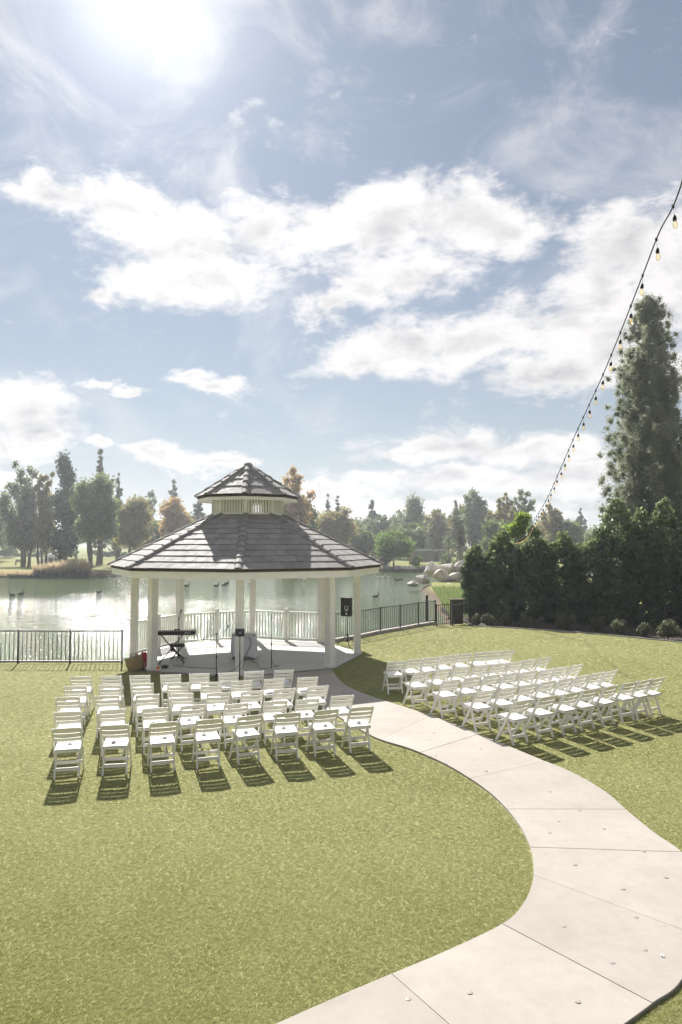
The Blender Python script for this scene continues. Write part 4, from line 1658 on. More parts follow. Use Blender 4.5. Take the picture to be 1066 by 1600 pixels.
tp = G(374.5, 1066)
cable('thin black cable hanging from the tablet down to the boom stand', [(tp.x + 0.12, tp.y, 1.23), (tp.x + 0.25, tp.y + 0.05, 1.2), (tp.x + 0.2, tp.y + 0.25, 0.85), (tp.x - 0.1, tp.y + 0.5, 0.35), (tp.x - 0.5, tp.y + 0.5, 0.09)])
cable('second thin black cable drooping behind the tablet stand', [(tp.x + 0.10, tp.y, 1.2), (tp.x + 0.3, tp.y + 0.05, 1.05), (tp.x + 0.12, tp.y + 0.3, 0.6), (tp.x - 0.05, tp.y + 0.6, 0.2), (tp.x - 0.3, tp.y + 0.7, 0.08)])
mp = G(424, 1046, FZ)
cable('black cable snaking over the floor from tablecloth to microphone base', [(-2.75, 21.55, FZ + 0.006), (-2.5, 21.1, FZ + 0.006), (mp.x - 0.35, mp.y + 0.15, FZ + 0.006), (mp.x - 0.05, mp.y - 0.02, FZ + 0.045), (mp.x + 0.2, mp.y + 0.1, FZ + 0.10), (mp.x + 0.1, mp.y + 0.25, FZ + 0.03), (mp.x, mp.y + 0.02, 0.35)])
cable('black cable lying across the floor edge below the keyboard', [(-4.9, 20.75, FZ + 0.006), (-4.4, 20.45, FZ + 0.006), (-4.0, 20.35, FZ + 0.006), (-3.5, 20.2, FZ + 0.006)])


# ------------------------------------------------------------------ string lights
def build_string():
    pole = DD(804.5, 843, 31.0)
    root = empty('string_lights', (pole.x, pole.y, pole.z))
    tag(root, 'black festoon cable with hanging clear bulbs sweeping up past the tall pine', 'string lights')
    cab = [(820, 836), (838, 808), (855, 779), (875, 735), (899, 679.6), (917.8, 639), (940, 591), (967.6, 524.6), (1003, 434), (1030, 364), (1061.6, 297.7)]
    key = [(pole.x, pole.y, pole.z)]
    for x_, y_ in cab:
        d_ = ray(x_, y_)
        key.append(tuple(DD(x_, y_, 1.987 / (d_.x / d_.y - 0.181))))
    key += [(2.95, 5.35, 7.42), (2.3, 1.6, 9.1)]
    c = [Vector(q) for q in catmull(key, 14)]
    o = Vector((pole.x, pole.y, pole.z))
    MB().tube([q - o for q in c], 0.0075, 6).build('cable', 'black_plastic', root, smooth=True)
    sock = MB().lathe([(0.0035, 0.0), (0.0035, -0.105), (0.012, -0.108), (0.021, -0.125), (0.023, -0.165), (0.019, -0.172), (0.0, -0.173)], n=12).mesh('bulb_socket', 'black_plastic', True)
    glass = MB().lathe([(0.015, -0.173), (0.021, -0.190), (0.029, -0.215), (0.030, -0.235), (0.022, -0.257), (0.008, -0.268), (0.0, -0.269)], n=12).mesh('glass_bulb', 'bulb_glass', True)
    fil = MB().tube([(-0.009, 0, -0.195), (-0.010, 0, -0.235), (0.0, 0, -0.215), (0.010, 0, -0.235), (0.009, 0, -0.195)], 0.0014, 5).mesh('filament', 'filament')
    clip = MB().lathe([(0.014, -0.02), (0.016, 0.0), (0.014, 0.02)], n=8).mesh('cable_knuckle', 'black_plastic')
    # even spacing along the cable
    acc, nxt = 0.0, 0.25
    for a, b in zip(c[:-1], c[1:]):
        L = (b - a).length
        while acc + L > nxt:
            q = a + (b - a) * ((nxt - acc) / L)
            if q.y > 4.4:
                so = obj('bulb_socket', sock, root, q - o, rnd.uniform(0, 6))
                so.scale = (0.85, 0.85, 0.85)
                so.rotation_euler[0] = rnd.uniform(-0.07, 0.07)
                so.rotation_euler[1] = rnd.uniform(-0.07, 0.07)
                obj('glass_bulb', glass, so)
                obj('filament', fil, so)
                obj('cable_knuckle', clip, so)
            nxt += 0.62
        acc += L
    po = empty('light_pole', (pole.x, pole.y + 0.06, 0))
    tag(po, 'slender dark pole before the hedge holding the festoon cable end', 'pole')
    MB().lathe([(0.03, -0.2), (0.028, pole.z + 0.05), (0.0, pole.z + 0.055)], n=10).build('shaft', 'black_metal', po, smooth=True)
    MB().tube([(0, 0, pole.z), (0, -0.06, pole.z)], 0.01).build('hook', 'black_metal', po)


build_string()


# ------------------------------------------------------------------ plants
def leaf_cloud(clumps, n, a, b, rng, flat=0.0, out=0.5, shell=0.45):
    """clumps: (k, 6) centre, radii xyz. n leaves of half-length a and half-width b -> (n,4,3), tint"""
    C = np.asarray(clumps, float)
    vol = (C[:, 3] * C[:, 4] * C[:, 5]) ** (0.72)
    idx = rng.choice(len(C), n, p=vol / vol.sum())
    d = rng.normal(size=(n, 3))
    d /= np.linalg.norm(d, axis=1, keepdims=True)
    rad = np.minimum(np.abs(rng.normal(shell + 0.18, 0.42, n)), rng.uniform(1.0, 1.3, n))
    pos = C[idx, :3] + d * rad[:, None] * C[idx, 3:6]
    nr = d * out + rng.normal(size=(n, 3)) * 0.6 + np.array([0, 0, flat])
    nr /= np.linalg.norm(nr, axis=1, keepdims=True)
    t1 = np.cross(nr, rng.normal(size=(n, 3)))
    t1 /= np.linalg.norm(t1, axis=1, keepdims=True)
    t2 = np.cross(nr, t1)
    s = rng.uniform(0.65, 1.35, n)[:, None]
    V = np.stack([pos - t1 * a * s, pos - t2 * b * s + t1 * a * s * 0.15, pos + t1 * a * s, pos + t2 * b * s + t1 * a * s * 0.15], 1)
    ct = rng.rand(len(C))
    tint = np.clip(0.55 * ct[idx] + 0.45 * rng.rand(n), 0, 1)
    return V, tint


def crown_clumps(kind, h, w, rng):
    K = []
    r = w / 2
    if kind == 'round':
        z0 = 0.20 * h
        for i in range(46):
            d = rng.normal(size=3)
            d /= np.linalg.norm(d)
            q = rng.rand() ** 0.42
            z = (z0 + h) / 2 + d[2] * q * (h - z0) / 2 * 0.86
            f = 1.0
            K.append((d[0] * q * r * 0.84 * f, d[1] * q * r * 0.84 * f, z, *(np.array([1, 1, 0.8]) * rng.uniform(0.16, 0.27) * w)))
    elif kind == 'col':
        for i in range(60):
            zz = rng.uniform(0.08, 0.97)
            prof = min(1, zz * 5 + 0.35) * (1 - max(0, zz - 0.55) / 0.45 * 0.62)
            a = rng.uniform(0, 6.283)
            q = rng.rand() ** 0.5 * r * prof * 0.8
            s = rng.uniform(0.2, 0.32) * w * (0.6 + 0.4 * prof)
            K.append((q * math.cos(a), q * math.sin(a), zz * h, s, s, s * 1.5))
    elif kind == 'euc':
        for j in range(9):
            a = j * 2.4 + rng.uniform(-0.5, 0.5)
            q = rng.uniform(0.1, 0.8) * r
            top = h * (0.97 - 0.34 * (q / r) ** 1.5 - rng.uniform(0, 0.12))
            cx, cy = q * math.cos(a), q * math.sin(a)
            zb = rng.uniform(0.13, 0.34) * h
            for i in range(9):
                t = i / 8
                z = zb + (top - zb) * t
                sp = r * 0.30
                s = rng.uniform(0.10, 0.18) * w * (1.15 - 0.5 * t)
                K.append((cx * (0.45 + 0.55 * t) + rng.uniform(-sp, sp), cy * (0.45 + 0.55 * t) + rng.uniform(-sp, sp), z, s, s, s * 1.15))
    elif kind == 'pine':
        nl = 15
        for i in range(nl):
            t = i / (nl - 1)
            z = h * (0.16 + 0.82 * t)
            rr = r * (1 - t) ** 0.75 * rng.uniform(0.75, 1.1) + 0.03 * w
            for j in range(5 if t < 0.85 else 2):
                a = j * 1.2566 + i * 0.7 + rng.uniform(-0.4, 0.4)
                q = rr * rng.uniform(0.35, 0.95)
                s = w * rng.uniform(0.075, 0.15) * (1.1 - 0.4 * t)
                K.append((q * math.cos(a), q * math.sin(a), z + rng.uniform(-0.02, 0.03) * h, s, s, s * 0.8))
    elif kind == 'hedge':
        for i in range(110):
            zz = rng.uniform(0.02, 1.0)
            prof = 1.0 if zz < 0.72 else max(0.16, 1 - (zz - 0.72) / 0.28 * 0.85)
            a = rng.uniform(0, 6.283)
            q = (0.35 + 0.65 * rng.rand() ** 0.5) * r * prof * 0.85
            s = rng.uniform(0.11, 0.19) * w * (0.55 + 0.45 * prof)
            K.append((q * math.cos(a), q * math.sin(a), zz * (h - 0.15) + 0.1, s, s, s * 1.2))
    elif kind == 'shrub':
        for i in range(16):
            d = rng.normal(size=3)
            d /= np.linalg.norm(d)
            q = rng.uniform(0.35, 1.0)
            u = rng.uniform(0.18, 0.46)
            K.append((d[0] * r * 0.8 * q, d[1] * r * 0.8 * q, h * (0.42 + d[2] * 0.38 * q), r * u, r * u, h * u * 0.62))
    return K


def plant(name, label, cat, base, h, w, kind, mat, n, leaf, seed, bark='bark', trunk=0.03, group=None, trunks=1, lean=0.0, flat=0.0, mat2=None):
    rng = np.random.RandomState(seed)
    root = empty(name, base, rng.uniform(0, 6.28))
    tag(root, label, cat, group)
    K = crown_clumps(kind, h, w, rng)
    if kind == 'pine':
        V, tint = leaf_cloud(K, n, leaf * 1.5, leaf * 0.45, rng, 0.3, 0.5, 0.15)
    else:
        V, tint = leaf_cloud(K, n, leaf, leaf * 0.62, rng, flat, 0.55, 0.35)
    V[:, :, 2] = np.maximum(V[:, :, 2], 0.03)
    me = quads_mesh('crown', V, 4, mat, tint)
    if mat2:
        # sunlight on the crown top, put into a lighter leaf colour
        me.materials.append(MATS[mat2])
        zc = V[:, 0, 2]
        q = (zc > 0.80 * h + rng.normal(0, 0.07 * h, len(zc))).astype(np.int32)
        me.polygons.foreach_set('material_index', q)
    obj('crown', me, root)
    # trunks and limbs
    Kc = np.array(K)
    for j in range(trunks):
        a = rng.uniform(0, 6.28)
        off = (0.0 if trunks == 1 else 0.16 * w)
        bx, by = off * math.cos(a + j * 2.2), off * math.sin(a + j * 2.2)
        th = h * (0.9 if kind in ('pine', 'col') else 0.62)
        r0 = max(0.03, trunk * h) * rng.uniform(0.8, 1.1)
        pts, rad = [], []
        for i in range(7):
            t = i / 6
            pts.append((bx * (1 + t * 0.8) + rng.uniform(-1, 1) * 0.012 * h * (t > 0), by * (1 + t * 0.8) + rng.uniform(-1, 1) * 0.012 * h * (t > 0), -0.3 + (th + 0.3) * t))
            rad.append(r0 * (1.25 if i == 0 else 1) * (1 - 0.82 * t))
        mb = MB().tube(pts, rad, 8)
        tr = mb.build('trunk', bark, root, smooth=True)
        if kind in ('euc', 'round', 'pine', 'hedge'):
            lm = MB()
            sel = rng.choice(len(Kc), min(len(Kc), 14 if kind != 'pine' else 30), replace=False)
            for q in sel:
                c = Kc[q]
                t = np.clip((c[2] / th) * rng.uniform(0.45, 0.75), 0.12, 0.95)
                i = min(5, int(t * 6))
                f = t * 6 - i
                p0 = Vector(pts[i]).lerp(Vector(pts[i + 1]), f)
                p1 = Vector(c[:3])
                mid = p0.lerp(p1, 0.5) + Vector((rng.uniform(-1, 1) * 0.03 * w, rng.uniform(-1, 1) * 0.03 * w, 0.02 * h))
                rr = r0 * (1 - 0.8 * t) * 0.45
                lm.tube([p0, mid, p1], [rr, rr * 0.7, rr * 0.25], 5)
            lm.build('limbs', bark, tr, smooth=True)
    return root


def tree_px(px, ytop, width_px, Y, kind, mat, label, n, leaf, seed, zbase=0.0, name='tree', group=None, **kw):
    top = DD(px, ytop, Y)
    gz = max(0.0, (Y - 118) * 0.0028) if zbase == 0.0 else zbase
    w = width_px / F_PX * Y
    return plant(name, label, 'tree', (top.x, Y, gz - 0.08), top.z - gz + 0.08, w, kind, mat, n, leaf, seed, group=group, **kw)


GL, GRR = 'trees across the lake beyond the reeds', 'trees across the lake beyond the rocks'
T = tree_px
T(40, 716, 70, 122, 'euc', 'leaf_euc', 'tall airy grey green tree nearest the photo edge across the lake', 14450, 0.27, 101, group=GL, trunks=3, trunk=0.014)
T(72, 720, 44, 120, 'euc', 'leaf_olive', 'slender pale green tree leaning on the ivy dark column tree', 10200, 0.26, 102, group=GL, trunks=3, trunk=0.012)
T(103, 711, 38, 116, 'col', 'leaf_dark', 'dense dark column shaped tree among airy trees across the lake', 15300, 0.25, 103, group=GL, trunk=0.02)
T(152, 742, 68, 108, 'round', 'leaf_mid', 'broad dark green tree with twin trunks above the reeds', 17000, 0.25, 104, group=GL, trunks=2, trunk=0.024)
T(158, 699, 34, 138, 'pine', 'leaf_pine', 'tallest pine tip rising behind the twin trunked tree', 7650, 0.21, 105, group=GL)
T(186, 737, 24, 150, 'pine', 'leaf_pine', 'small pine tip just beside the tallest pine tip', 5100, 0.23, 106, group=GL)
T(205, 768, 62, 122, 'round', 'leaf_olive', 'yellowish green round tree over the gazebo eave corner', 12750, 0.26, 107, group=GL)
T(228, 764, 50, 175, 'euc', 'leaf_euc', 'pale hazy tree between the round tree and the golden one', 9350, 0.34, 108, group=GL)
T(271, 748, 36, 175, 'pine', 'leaf_pine', 'hazy pine rising behind the golden tree', 6800, 0.26, 109, group=GL)
T(273, 772, 52, 138, 'round', 'leaf_gold', 'golden brown autumn tree beside the cupola eave', 11900, 0.27, 110, group=GL)
T(310, 772, 36, 165, 'pine', 'leaf_pine', 'dark pine peeping out beside the small cupola', 6460, 0.26, 111, group=GL)
T(14, 795, 36, 195, 'euc', 'leaf_euc', 'far bluish trees low at the photo edge across the lake', 7650, 0.37, 112, group=GL, trunks=2, trunk=0.014)
T(120, 800, 34, 170, 'round', 'leaf_mid', 'low far tree seen between dark column and twin trunks', 5950, 0.33, 113, group=GL)
T(240, 812, 60, 150, 'round', 'leaf_mid', 'low green tree just above the gazebo roof slope', 8500, 0.30, 114, group=GL)
T(338, 800, 50, 170, 'round', 'leaf_mid', 'low green tree mostly hidden behind the cupola', 5950, 0.33, 115, group=GL)
T(457, 720, 66, 120, 'euc', 'leaf_gold', 'tall golden leaved tree just beside the cupola roof', 14450, 0.26, 116, group=GRR)
T(474, 775, 44, 135, 'round', 'leaf_mid', 'green tree under the tall golden one', 7650, 0.28, 117, group=GRR)
T(513, 774, 22, 185, 'pine', 'leaf_pine', 'first of two small pine tips above the bronze tree', 4420, 0.26, 118, group=GRR)
T(528, 776, 19, 190, 'pine', 'leaf_pine', 'second of two small pine tips above the bronze tree', 4080, 0.26, 119, group=GRR)
T(529, 790, 64, 142, 'round', 'leaf_olive', 'bronze green rounded tree above the roof slope', 12750, 0.28, 120, group=GRR)
T(582, 784, 34, 195, 'pine', 'leaf_pine', 'hazy pine tip over the soft grey tree', 6120, 0.30, 121, group=GRR)
T(595, 800, 60, 172, 'euc', 'leaf_euc', 'soft grey green tree behind the round dark bush tree', 11050, 0.33, 122, group=GRR)
T(571, 829, 40, 140, 'round', 'leaf_mid', 'small dark leafy tree just over the roof end', 7650, 0.25, 123, group=GRR)
T(615, 834, 60, 119, 'round', 'leaf_citrus', 'dense round bright green tree at the water edge', 15300, 0.20, 124, group=GRR, trunk=0.03)
T(646, 782, 46, 180, 'col', 'leaf_euc', 'tall hazy tree with a thin pointed crest', 10200, 0.31, 125, group=GRR)
T(682, 795, 50, 168, 'euc', 'leaf_olive', 'airy pale tree above the low grey shed', 10200, 0.31, 126, group=GRR)
T(742, 760, 56, 165, 'euc', 'leaf_euc', 'tall pale tree standing behind the shaggy palm', 14450, 0.31, 127, group=GRR, trunks=2, trunk=0.014)
T(716, 778, 36, 175, 'euc', 'leaf_olive', 'lighter branchy tree just behind the shaggy palm head', 7650, 0.31, 128, group=GRR)
T(788, 764, 44, 142, 'euc', 'leaf_olive', 'first hump of the tall airy pair over the hedge', 11050, 0.28, 129, group=GRR)
T(813, 759, 46, 146, 'euc', 'leaf_euc', 'second hump of the tall airy pair over the hedge', 11050, 0.28, 130, group=GRR)
T(775, 815, 50, 130, 'round', 'leaf_mid', 'low leafy tree below the airy pair', 8500, 0.26, 131, group=GRR)
T(864, 783, 44, 155, 'euc', 'leaf_olive', 'pale olive tree showing behind the festoon bulbs', 10200, 0.30, 132, group=GRR)
T(893, 812, 40, 150, 'round', 'leaf_mid', 'rounded pale tree low behind the hedge top', 6800, 0.30, 133, group=GRR)
T(908, 796, 28, 230, 'pine', 'leaf_pine', 'far dark fir standing alone over the hedge', 7140, 0.28, 134, group=GRR)
T(552, 815, 50, 185, 'round', 'leaf_mid', 'far green tree filling in behind the bronze one', 6800, 0.34, 135, group=GRR)
T(640, 820, 70, 165, 'round', 'leaf_mid', 'broad far green tree behind the pale fan palm', 8500, 0.33, 136, group=GRR)
T(760, 790, 40, 185, 'euc', 'leaf_euc', 'faint far tree between palm and airy pair', 6800, 0.34, 137, group=GRR)
T(840, 820, 60, 170, 'round', 'leaf_olive', 'faint far tree directly behind the bulbs and hedge', 7650, 0.33, 138, group=GRR)
T(500, 812, 60, 170, 'round', 'leaf_mid', 'far green tree low behind the bronze one near cupola', 7650, 0.33, 139, group=GRR)

for i_, (x_, y_, w_, Y_, k_, m_, l_) in enumerate([
        (-8, 770, 60, 150, 'round', 'leaf_euc', 'hazy broad tree cut by the photo edge across the lake'),
        (60, 815, 60, 215, 'round', 'leaf_mid', 'far low tree behind the slender pale trunks'),
        (185, 805, 60, 205, 'round', 'leaf_mid', 'far low tree behind the yellowish round one'),
        (255, 815, 60, 210, 'round', 'leaf_euc', 'far low tree behind the golden brown one'),
        (300, 805, 60, 190, 'round', 'leaf_mid', 'far low tree between golden one and cupola'),
        (400, 815, 80, 200, 'round', 'leaf_mid', 'far tree hidden mostly by the cupola wall'),
        (485, 800, 50, 200, 'round', 'leaf_olive', 'far tree in the gap beside the tall golden one'),
        (560, 803, 44, 215, 'round', 'leaf_euc', 'far hazy tree in the gap above the small dark one'),
        (622, 796, 50, 210, 'euc', 'leaf_mid', 'far leafy tree rising over the round bright one'),
        (660, 800, 46, 215, 'round', 'leaf_euc', 'far hazy tree behind the thin pointed crest'),
        (700, 806, 50, 210, 'round', 'leaf_mid', 'far leafy tree over the yucca clump'),
        (755, 812, 60, 205, 'round', 'leaf_mid', 'far leafy tree in the gap beside the palm'),
        (800, 818, 60, 190, 'round', 'leaf_euc', 'far hazy tree filling below the airy pair'),
        (850, 808, 50, 210, 'euc', 'leaf_mid', 'far leafy tree between airy pair and pale olive'),
        (935, 826, 50, 200, 'round', 'leaf_mid', 'far low tree showing beside the lone fir')]):
    T(x_, y_, w_, Y_, k_, m_, l_, 6500, 0.36, 600 + i_, group='far woodland behind the lake')

# bright tree and the tall pine behind the hedge
T(815, 797, 54, 39, 'round', 'leaf_bright', 'sunlit bright green tree crown just above the hedge', 15300, 0.10, 140, name='tree')
T(1078, 690, 60, 46, 'pine', 'leaf_pine', 'dark pine branches at the photo edge beside the tall pine', 15300, 0.11, 142, name='pine_tree', trunk=0.014)


def tall_pine():
    rng = np.random.RandomState(77)
    Y = 42.0
    top = DD(1012, 464, Y)
    h = top.z + 0.1
    root = empty('pine_tree', (top.x, Y, -0.1))
    tag(root, 'very tall grey green pine towering over the hedge', 'tree')
    K = []
    nl = 46
    for i in range(nl):
        t = i / (nl - 1)
        z = 2.0 + (h - 2.3) * t
        rr = (3.35 * (1 - t) ** 0.52 * (0.72 + 0.28 * min(1, t * 3)) + 0.2) * rng.uniform(0.74, 1.12)
        nb = 8 if t < 0.75 else 5
        for j in range(nb):
            a = j * 6.283 / nb + i * 1.1 + rng.uniform(-0.35, 0.35)
            for q, s in ((rng.uniform(0.2, 0.5), 0.52), (rng.uniform(0.5, 0.78), 0.44), (rng.uniform(0.8, 1.02), 0.34)):
                s *= (1.3 - 0.55 * t) * rng.uniform(0.75, 1.2)
                K.append((rr * q * math.cos(a), rr * q * math.sin(a), min(z + q * rr * 0.45 + rng.uniform(-0.12, 0.12), h - 0.2), s * 0.9, s * 0.9, s * 1.15))
    # a side leader as in the photo
    for i in range(7):
        K.append((-0.95 + i * 0.03, -0.4, h * 0.72 + i * 0.32, 0.24 - 0.015 * i, 0.24 - 0.015 * i, 0.3))
    for i in range(6):
        K.append((0.85 - i * 0.03, -0.2, h * 0.80 + i * 0.25, 0.22 - 0.012 * i, 0.22 - 0.012 * i, 0.26))
    V, tint = leaf_cloud(K, 190000, 0.15, 0.021, rng, 0.25, 0.25, 0.1)
    obj('crown', quads_mesh('crown', V, 4, 'leaf_tall_pine', tint), root)
    pts = [(rng.uniform(-.05, .05), rng.uniform(-.05, .05), -0.3 + (h - 0.6) * i / 10) for i in range(11)]
    tr = MB().tube(pts, [0.26 * (1 - 0.09 * i) for i in range(11)], 9).build('trunk', 'bark', root, smooth=True)
    lm = MB()
    for q in rng.choice(len(K), 150, replace=False):
        c = Vector(K[q][:3])
        p0 = Vector((0, 0, max(0.5, c.z - math.hypot(c.x, c.y) * 0.5)))
        lm.tube([p0, p0.lerp(c, 0.5) + Vector((0, 0, 0.05)), c], [0.045, 0.03, 0.012], 5)
    lm.build('limbs', 'bark', tr, smooth=True)


tall_pine()


# hedge of young trees behind the lawn
def build_hedge():
    spec = [(744, 853, 42, 36.5), (786, 834, 56, 36.0), (832, 824, 58, 35.5), (878, 832, 60, 35.0), (921, 842, 58, 34.5), (963, 782, 66, 34.2), (1003, 800, 56, 33.8), (1036, 782, 54, 33.4), (1078, 808, 66, 33.0), (1125, 800, 66, 32.6)]
    names = ['lowest hedge tree at the fence end', 'hedge tree with the pole in front of it', 'hedge tree under the bright green crown', 'hedge tree just beyond the festoon end', 'low topped hedge tree beside the tall pointed one', 'tall pointed hedge tree at the foot of the pine', 'hedge tree directly below the tall pine', 'pale tipped hedge tree standing before the pine', 'hedge tree at the photo edge beyond the pale tipped one', 'last hedge tree cut by the photo edge']
    for i, (px, yt, wp, Y) in enumerate(spec):
        Y -= 1.9
        top = DD(px, yt, Y)
        w = wp / F_PX * Y * 1.12
        plant('hedge_tree', 'dense dark green ' + names[i], 'tree', (top.x, Y, -0.06), top.z + 0.06, w, 'hedge', 'leaf_hedge', 15000, 0.085, 300 + i, bark='bark_pale', trunk=0.011, group='hedge trees behind the lawn', mat2='leaf_hedge_lit')
    sp = [(745, 978, 22, 24), (766, 979, 26, 30), (793, 979, 24, 28), (826, 982, 26, 32), (888, 984, 38, 36), (938, 988, 30, 34), (973, 993, 34, 36), (1013, 996, 26, 28), (1050, 1001, 44, 40)]
    for i, (px, yb, wp, hp) in enumerate(sp):
        b = G(px, yb)
        pl_ = ['pale', 'rounded', 'small rounded', 'grey green', 'widest', 'dusky', 'loose', 'small dusky', 'broad'][i]
        plant('low_shrub', f'{pl_} low clipped shrub at the lawn edge, {ordinal(i)} from the gate', 'shrub', (b.x, b.y + 0.35, -0.03), hp / F_PX * b.y * 0.82, wp / F_PX * b.y * 0.85, 'shrub', 'leaf_shrub', 2600, 0.05, 400 + i, trunk=0.02, group='shrubs along the lawn edge')
    # bark mulch bed under the hedge
    e = [G(x, y) for x, y in lawn_edge_px]
    mb = MB()
    pts = [(p.x, p.y + 0.02) for p in reversed(e)] + [(19, 36.5), (5.8, 41)]
    mb.poly(pts, -0.3, -0.012)
    tag(mb.build('planting_bed', 'mulch'), kind='structure')
    pts = [tuple(p)[:2] for p in reversed(e)]
    ed = MB()
    for a, b in zip(e[:-1], e[1:]):
        ed.beam(Vector((a.x, a.y + 0.02, 0.01)), Vector((b.x, b.y + 0.02, 0.01)), 0.05, 0.08)
    tag(ed.build('kerb', 'kerb_concrete'), kind='structure')


build_hedge()


# palms
def build_palm(label, px, ytop, Y, crown_px, seed, skirt=True, trunk_r=0.28):
    rng = np.random.RandomState(seed)
    top = DD(px, ytop, Y)
    h = top.z - crown_px * 0.40 / F_PX * Y
    root = empty('palm_tree', (top.x, Y, -0.1))
    tag(root, label, 'tree', 'palms by the far shore')
    MB().tube([(0, 0, -0.2), (0.02, 0, h * 0.5), (0, 0, h)], [trunk_r * 1.25, trunk_r, trunk_r * 0.85], 10).build('trunk', 'bark_pale', root, smooth=True)
    L = crown_px / F_PX * Y * 0.5

    def frond_mesh(mat, droop):
        V = []
        st = L * 0.5
        V.append([(0, -0.03, 0), (0, 0.03, 0), (st, 0.015, 0.02), (st, -0.015, 0.02)])
        for k in range(15):
            a = (k - 7) / 7 * 1.35
            ln = L * 0.55 * (1 - 0.25 * abs(a) / 1.35)
            d = np.array([math.cos(a), math.sin(a), -droop * rng.uniform(0.4, 1.0)])
            s = np.array([-math.sin(a), math.cos(a), 0]) * 0.06
            b = np.array([st, 0, 0.02])
            V.append([b - s * 0.4, b + s * 0.4, b + d * ln * 0.6 + s, b + d * ln])
            V.append([b - s * 0.4, b + d * ln * 0.6 + s, b + d * ln, b + d * ln * 0.6 - s])
        V = np.array(V)
        return quads_mesh('frond', V, 4, mat, rng.rand(len(V)))
    fm = [frond_mesh('palm_green', 0.15), frond_mesh('palm_green', 0.4)]
    dm = frond_mesh('frond_dead_leaf', 0.5)
    for k in range(34):
        el = math.asin(rng.uniform(-0.45, 0.98))
        o = obj('frond', fm[k % 2], root, (0, 0, h))
        o.rotation_euler = (rng.uniform(-0.2, 0.2), -el, k * 2.399)
    if skirt:
        for k in range(30):
            o = obj('dead_frond', dm, root, (0, 0, h - rng.uniform(0.2, 0.42 * h)))
            o.rotation_euler = (rng.uniform(-0.2, 0.2), rng.uniform(0.75, 1.25), k * 2.399)
            s = rng.uniform(0.65, 0.85)
            o.scale = (s, s, s)


foliage_mat('frond_dead_leaf', (0.11, 0.085, 0.05), (0.22, 0.165, 0.10), 0.35)
build_palm('tall shaggy fan palm beside the tall pale tree', 720, 793, 118, 44, 21)
build_palm('paler fan palm with hanging skirt behind the round green tree', 642, 815, 136, 42, 22)


def build_yucca():
    rng = np.random.RandomState(9)
    b = DD(701, 884, 117)
    root = empty('yucca_clump', (b.x, 117, -0.1))
    tag(root, 'spiky yucca clump at the foot of the tall palm', 'plant')
    V = []
    for hx, hy, hz in ((0, 0, 0.6), (0.7, 0.2, 2.0), (-0.6, 0.1, 1.6), (0.1, 0.3, 3.2), (-0.2, -0.2, 4.3), (0.9, 0, 3.5), (-1.0, 0, 0.5), (1.1, 0, 0.6)):
        for k in range(70):
            d = rng.normal(size=3)
            d[2] = d[2] * 0.7 + 0.35
            d /= np.linalg.norm(d)
            L = rng.uniform(0.9, 1.35)
            s = np.cross(d, rng.normal(size=3))
            s = s / np.linalg.norm(s) * 0.045
            o = np.array([hx, hy, hz])
            V.append([o - s, o + s, o + d * L * 0.6 + s, o + d * L])
    V = np.array(V)
    obj('crown', quads_mesh('crown', V, 4, 'palm_green', rng.rand(len(V))), root)
    for hx, hz in ((0.1, 4.2), (0.7, 3.3), (-0.5, 1.8)):
        MB().tube([(0, 0, -0.2), (hx * 0.6, 0, hz * 0.5), (hx, 0, hz)], [0.2, 0.16, 0.1], 7).build('trunk', 'bark_pale', root, smooth=True)


build_yucca()


# low waterside shrubs across the lake
for i, (px, yb, wp, hp, Y, mt, lb) in enumerate([
        (600, 889, 26, 22, 116, 'leaf_shrub', 'grey grassy shrub under the round bright tree'),
        (651, 889, 18, 20, 116, 'leaf_bright', 'small yellow green shrub among the far shore rocks'),
        (735, 884, 50, 30, 120, 'leaf_mid', 'wide dark shrub beside the yucca clump'),
        (560, 890, 40, 16, 118, 'leaf_mid', 'low dark shrub on the far bank by the roof end'),
        (520, 892, 44, 14, 118, 'leaf_shrub', 'low dry shrub on the far bank under the eave'),
        (330, 893, 60, 14, 118, 'leaf_shrub', 'low dry shrub on the far bank seen between posts'),
        (290, 893, 40, 12, 117, 'leaf_mid', 'low green shrub on the far bank seen between posts'),
        (447, 893, 50, 12, 119, 'leaf_mid', 'low green shrub on the far bank in mid gazebo')]):
    c = DD(px, yb, Y)
    plant('waterside_shrub', lb, 'shrub', (c.x, Y, -0.15), hp / F_PX * Y + 0.2, wp / F_PX * Y, 'shrub', mt, 1400, 0.16, 500 + i, group='shrubs on the far bank')

# long low hedge and bushes on the golf side
for i, (px, yb, wp, hp, Y, lb) in enumerate([(5, 868, 26, 13, 185, 'dark clipped hedge at the photo edge beyond the green'), (45, 870, 70, 9, 200, 'long grey green hedge beyond the green'), (180, 870, 60, 9, 200, 'long hedge behind the twin trunked tree')]):
    c = DD(px, yb, Y)
    w = wp / F_PX * Y
    h = hp / F_PX * Y + 0.4
    rng = np.random.RandomState(520 + i)
    K = [(x, rng.uniform(-0.6, 0.6), rng.uniform(0.3, h - 0.3), 0.8, 0.7, 0.6) for x in np.linspace(-w / 2, w / 2, int(w * 1.6))]
    V, tint = leaf_cloud(K, 2500, 0.28, 0.18, rng)
    o = empty('clipped_hedge', (c.x, Y, c.z - 0.3))
    tag(o, lb, 'hedge', 'hedges beyond the green')
    obj('crown', quads_mesh('crown', V, 4, 'leaf_mid', tint), o)


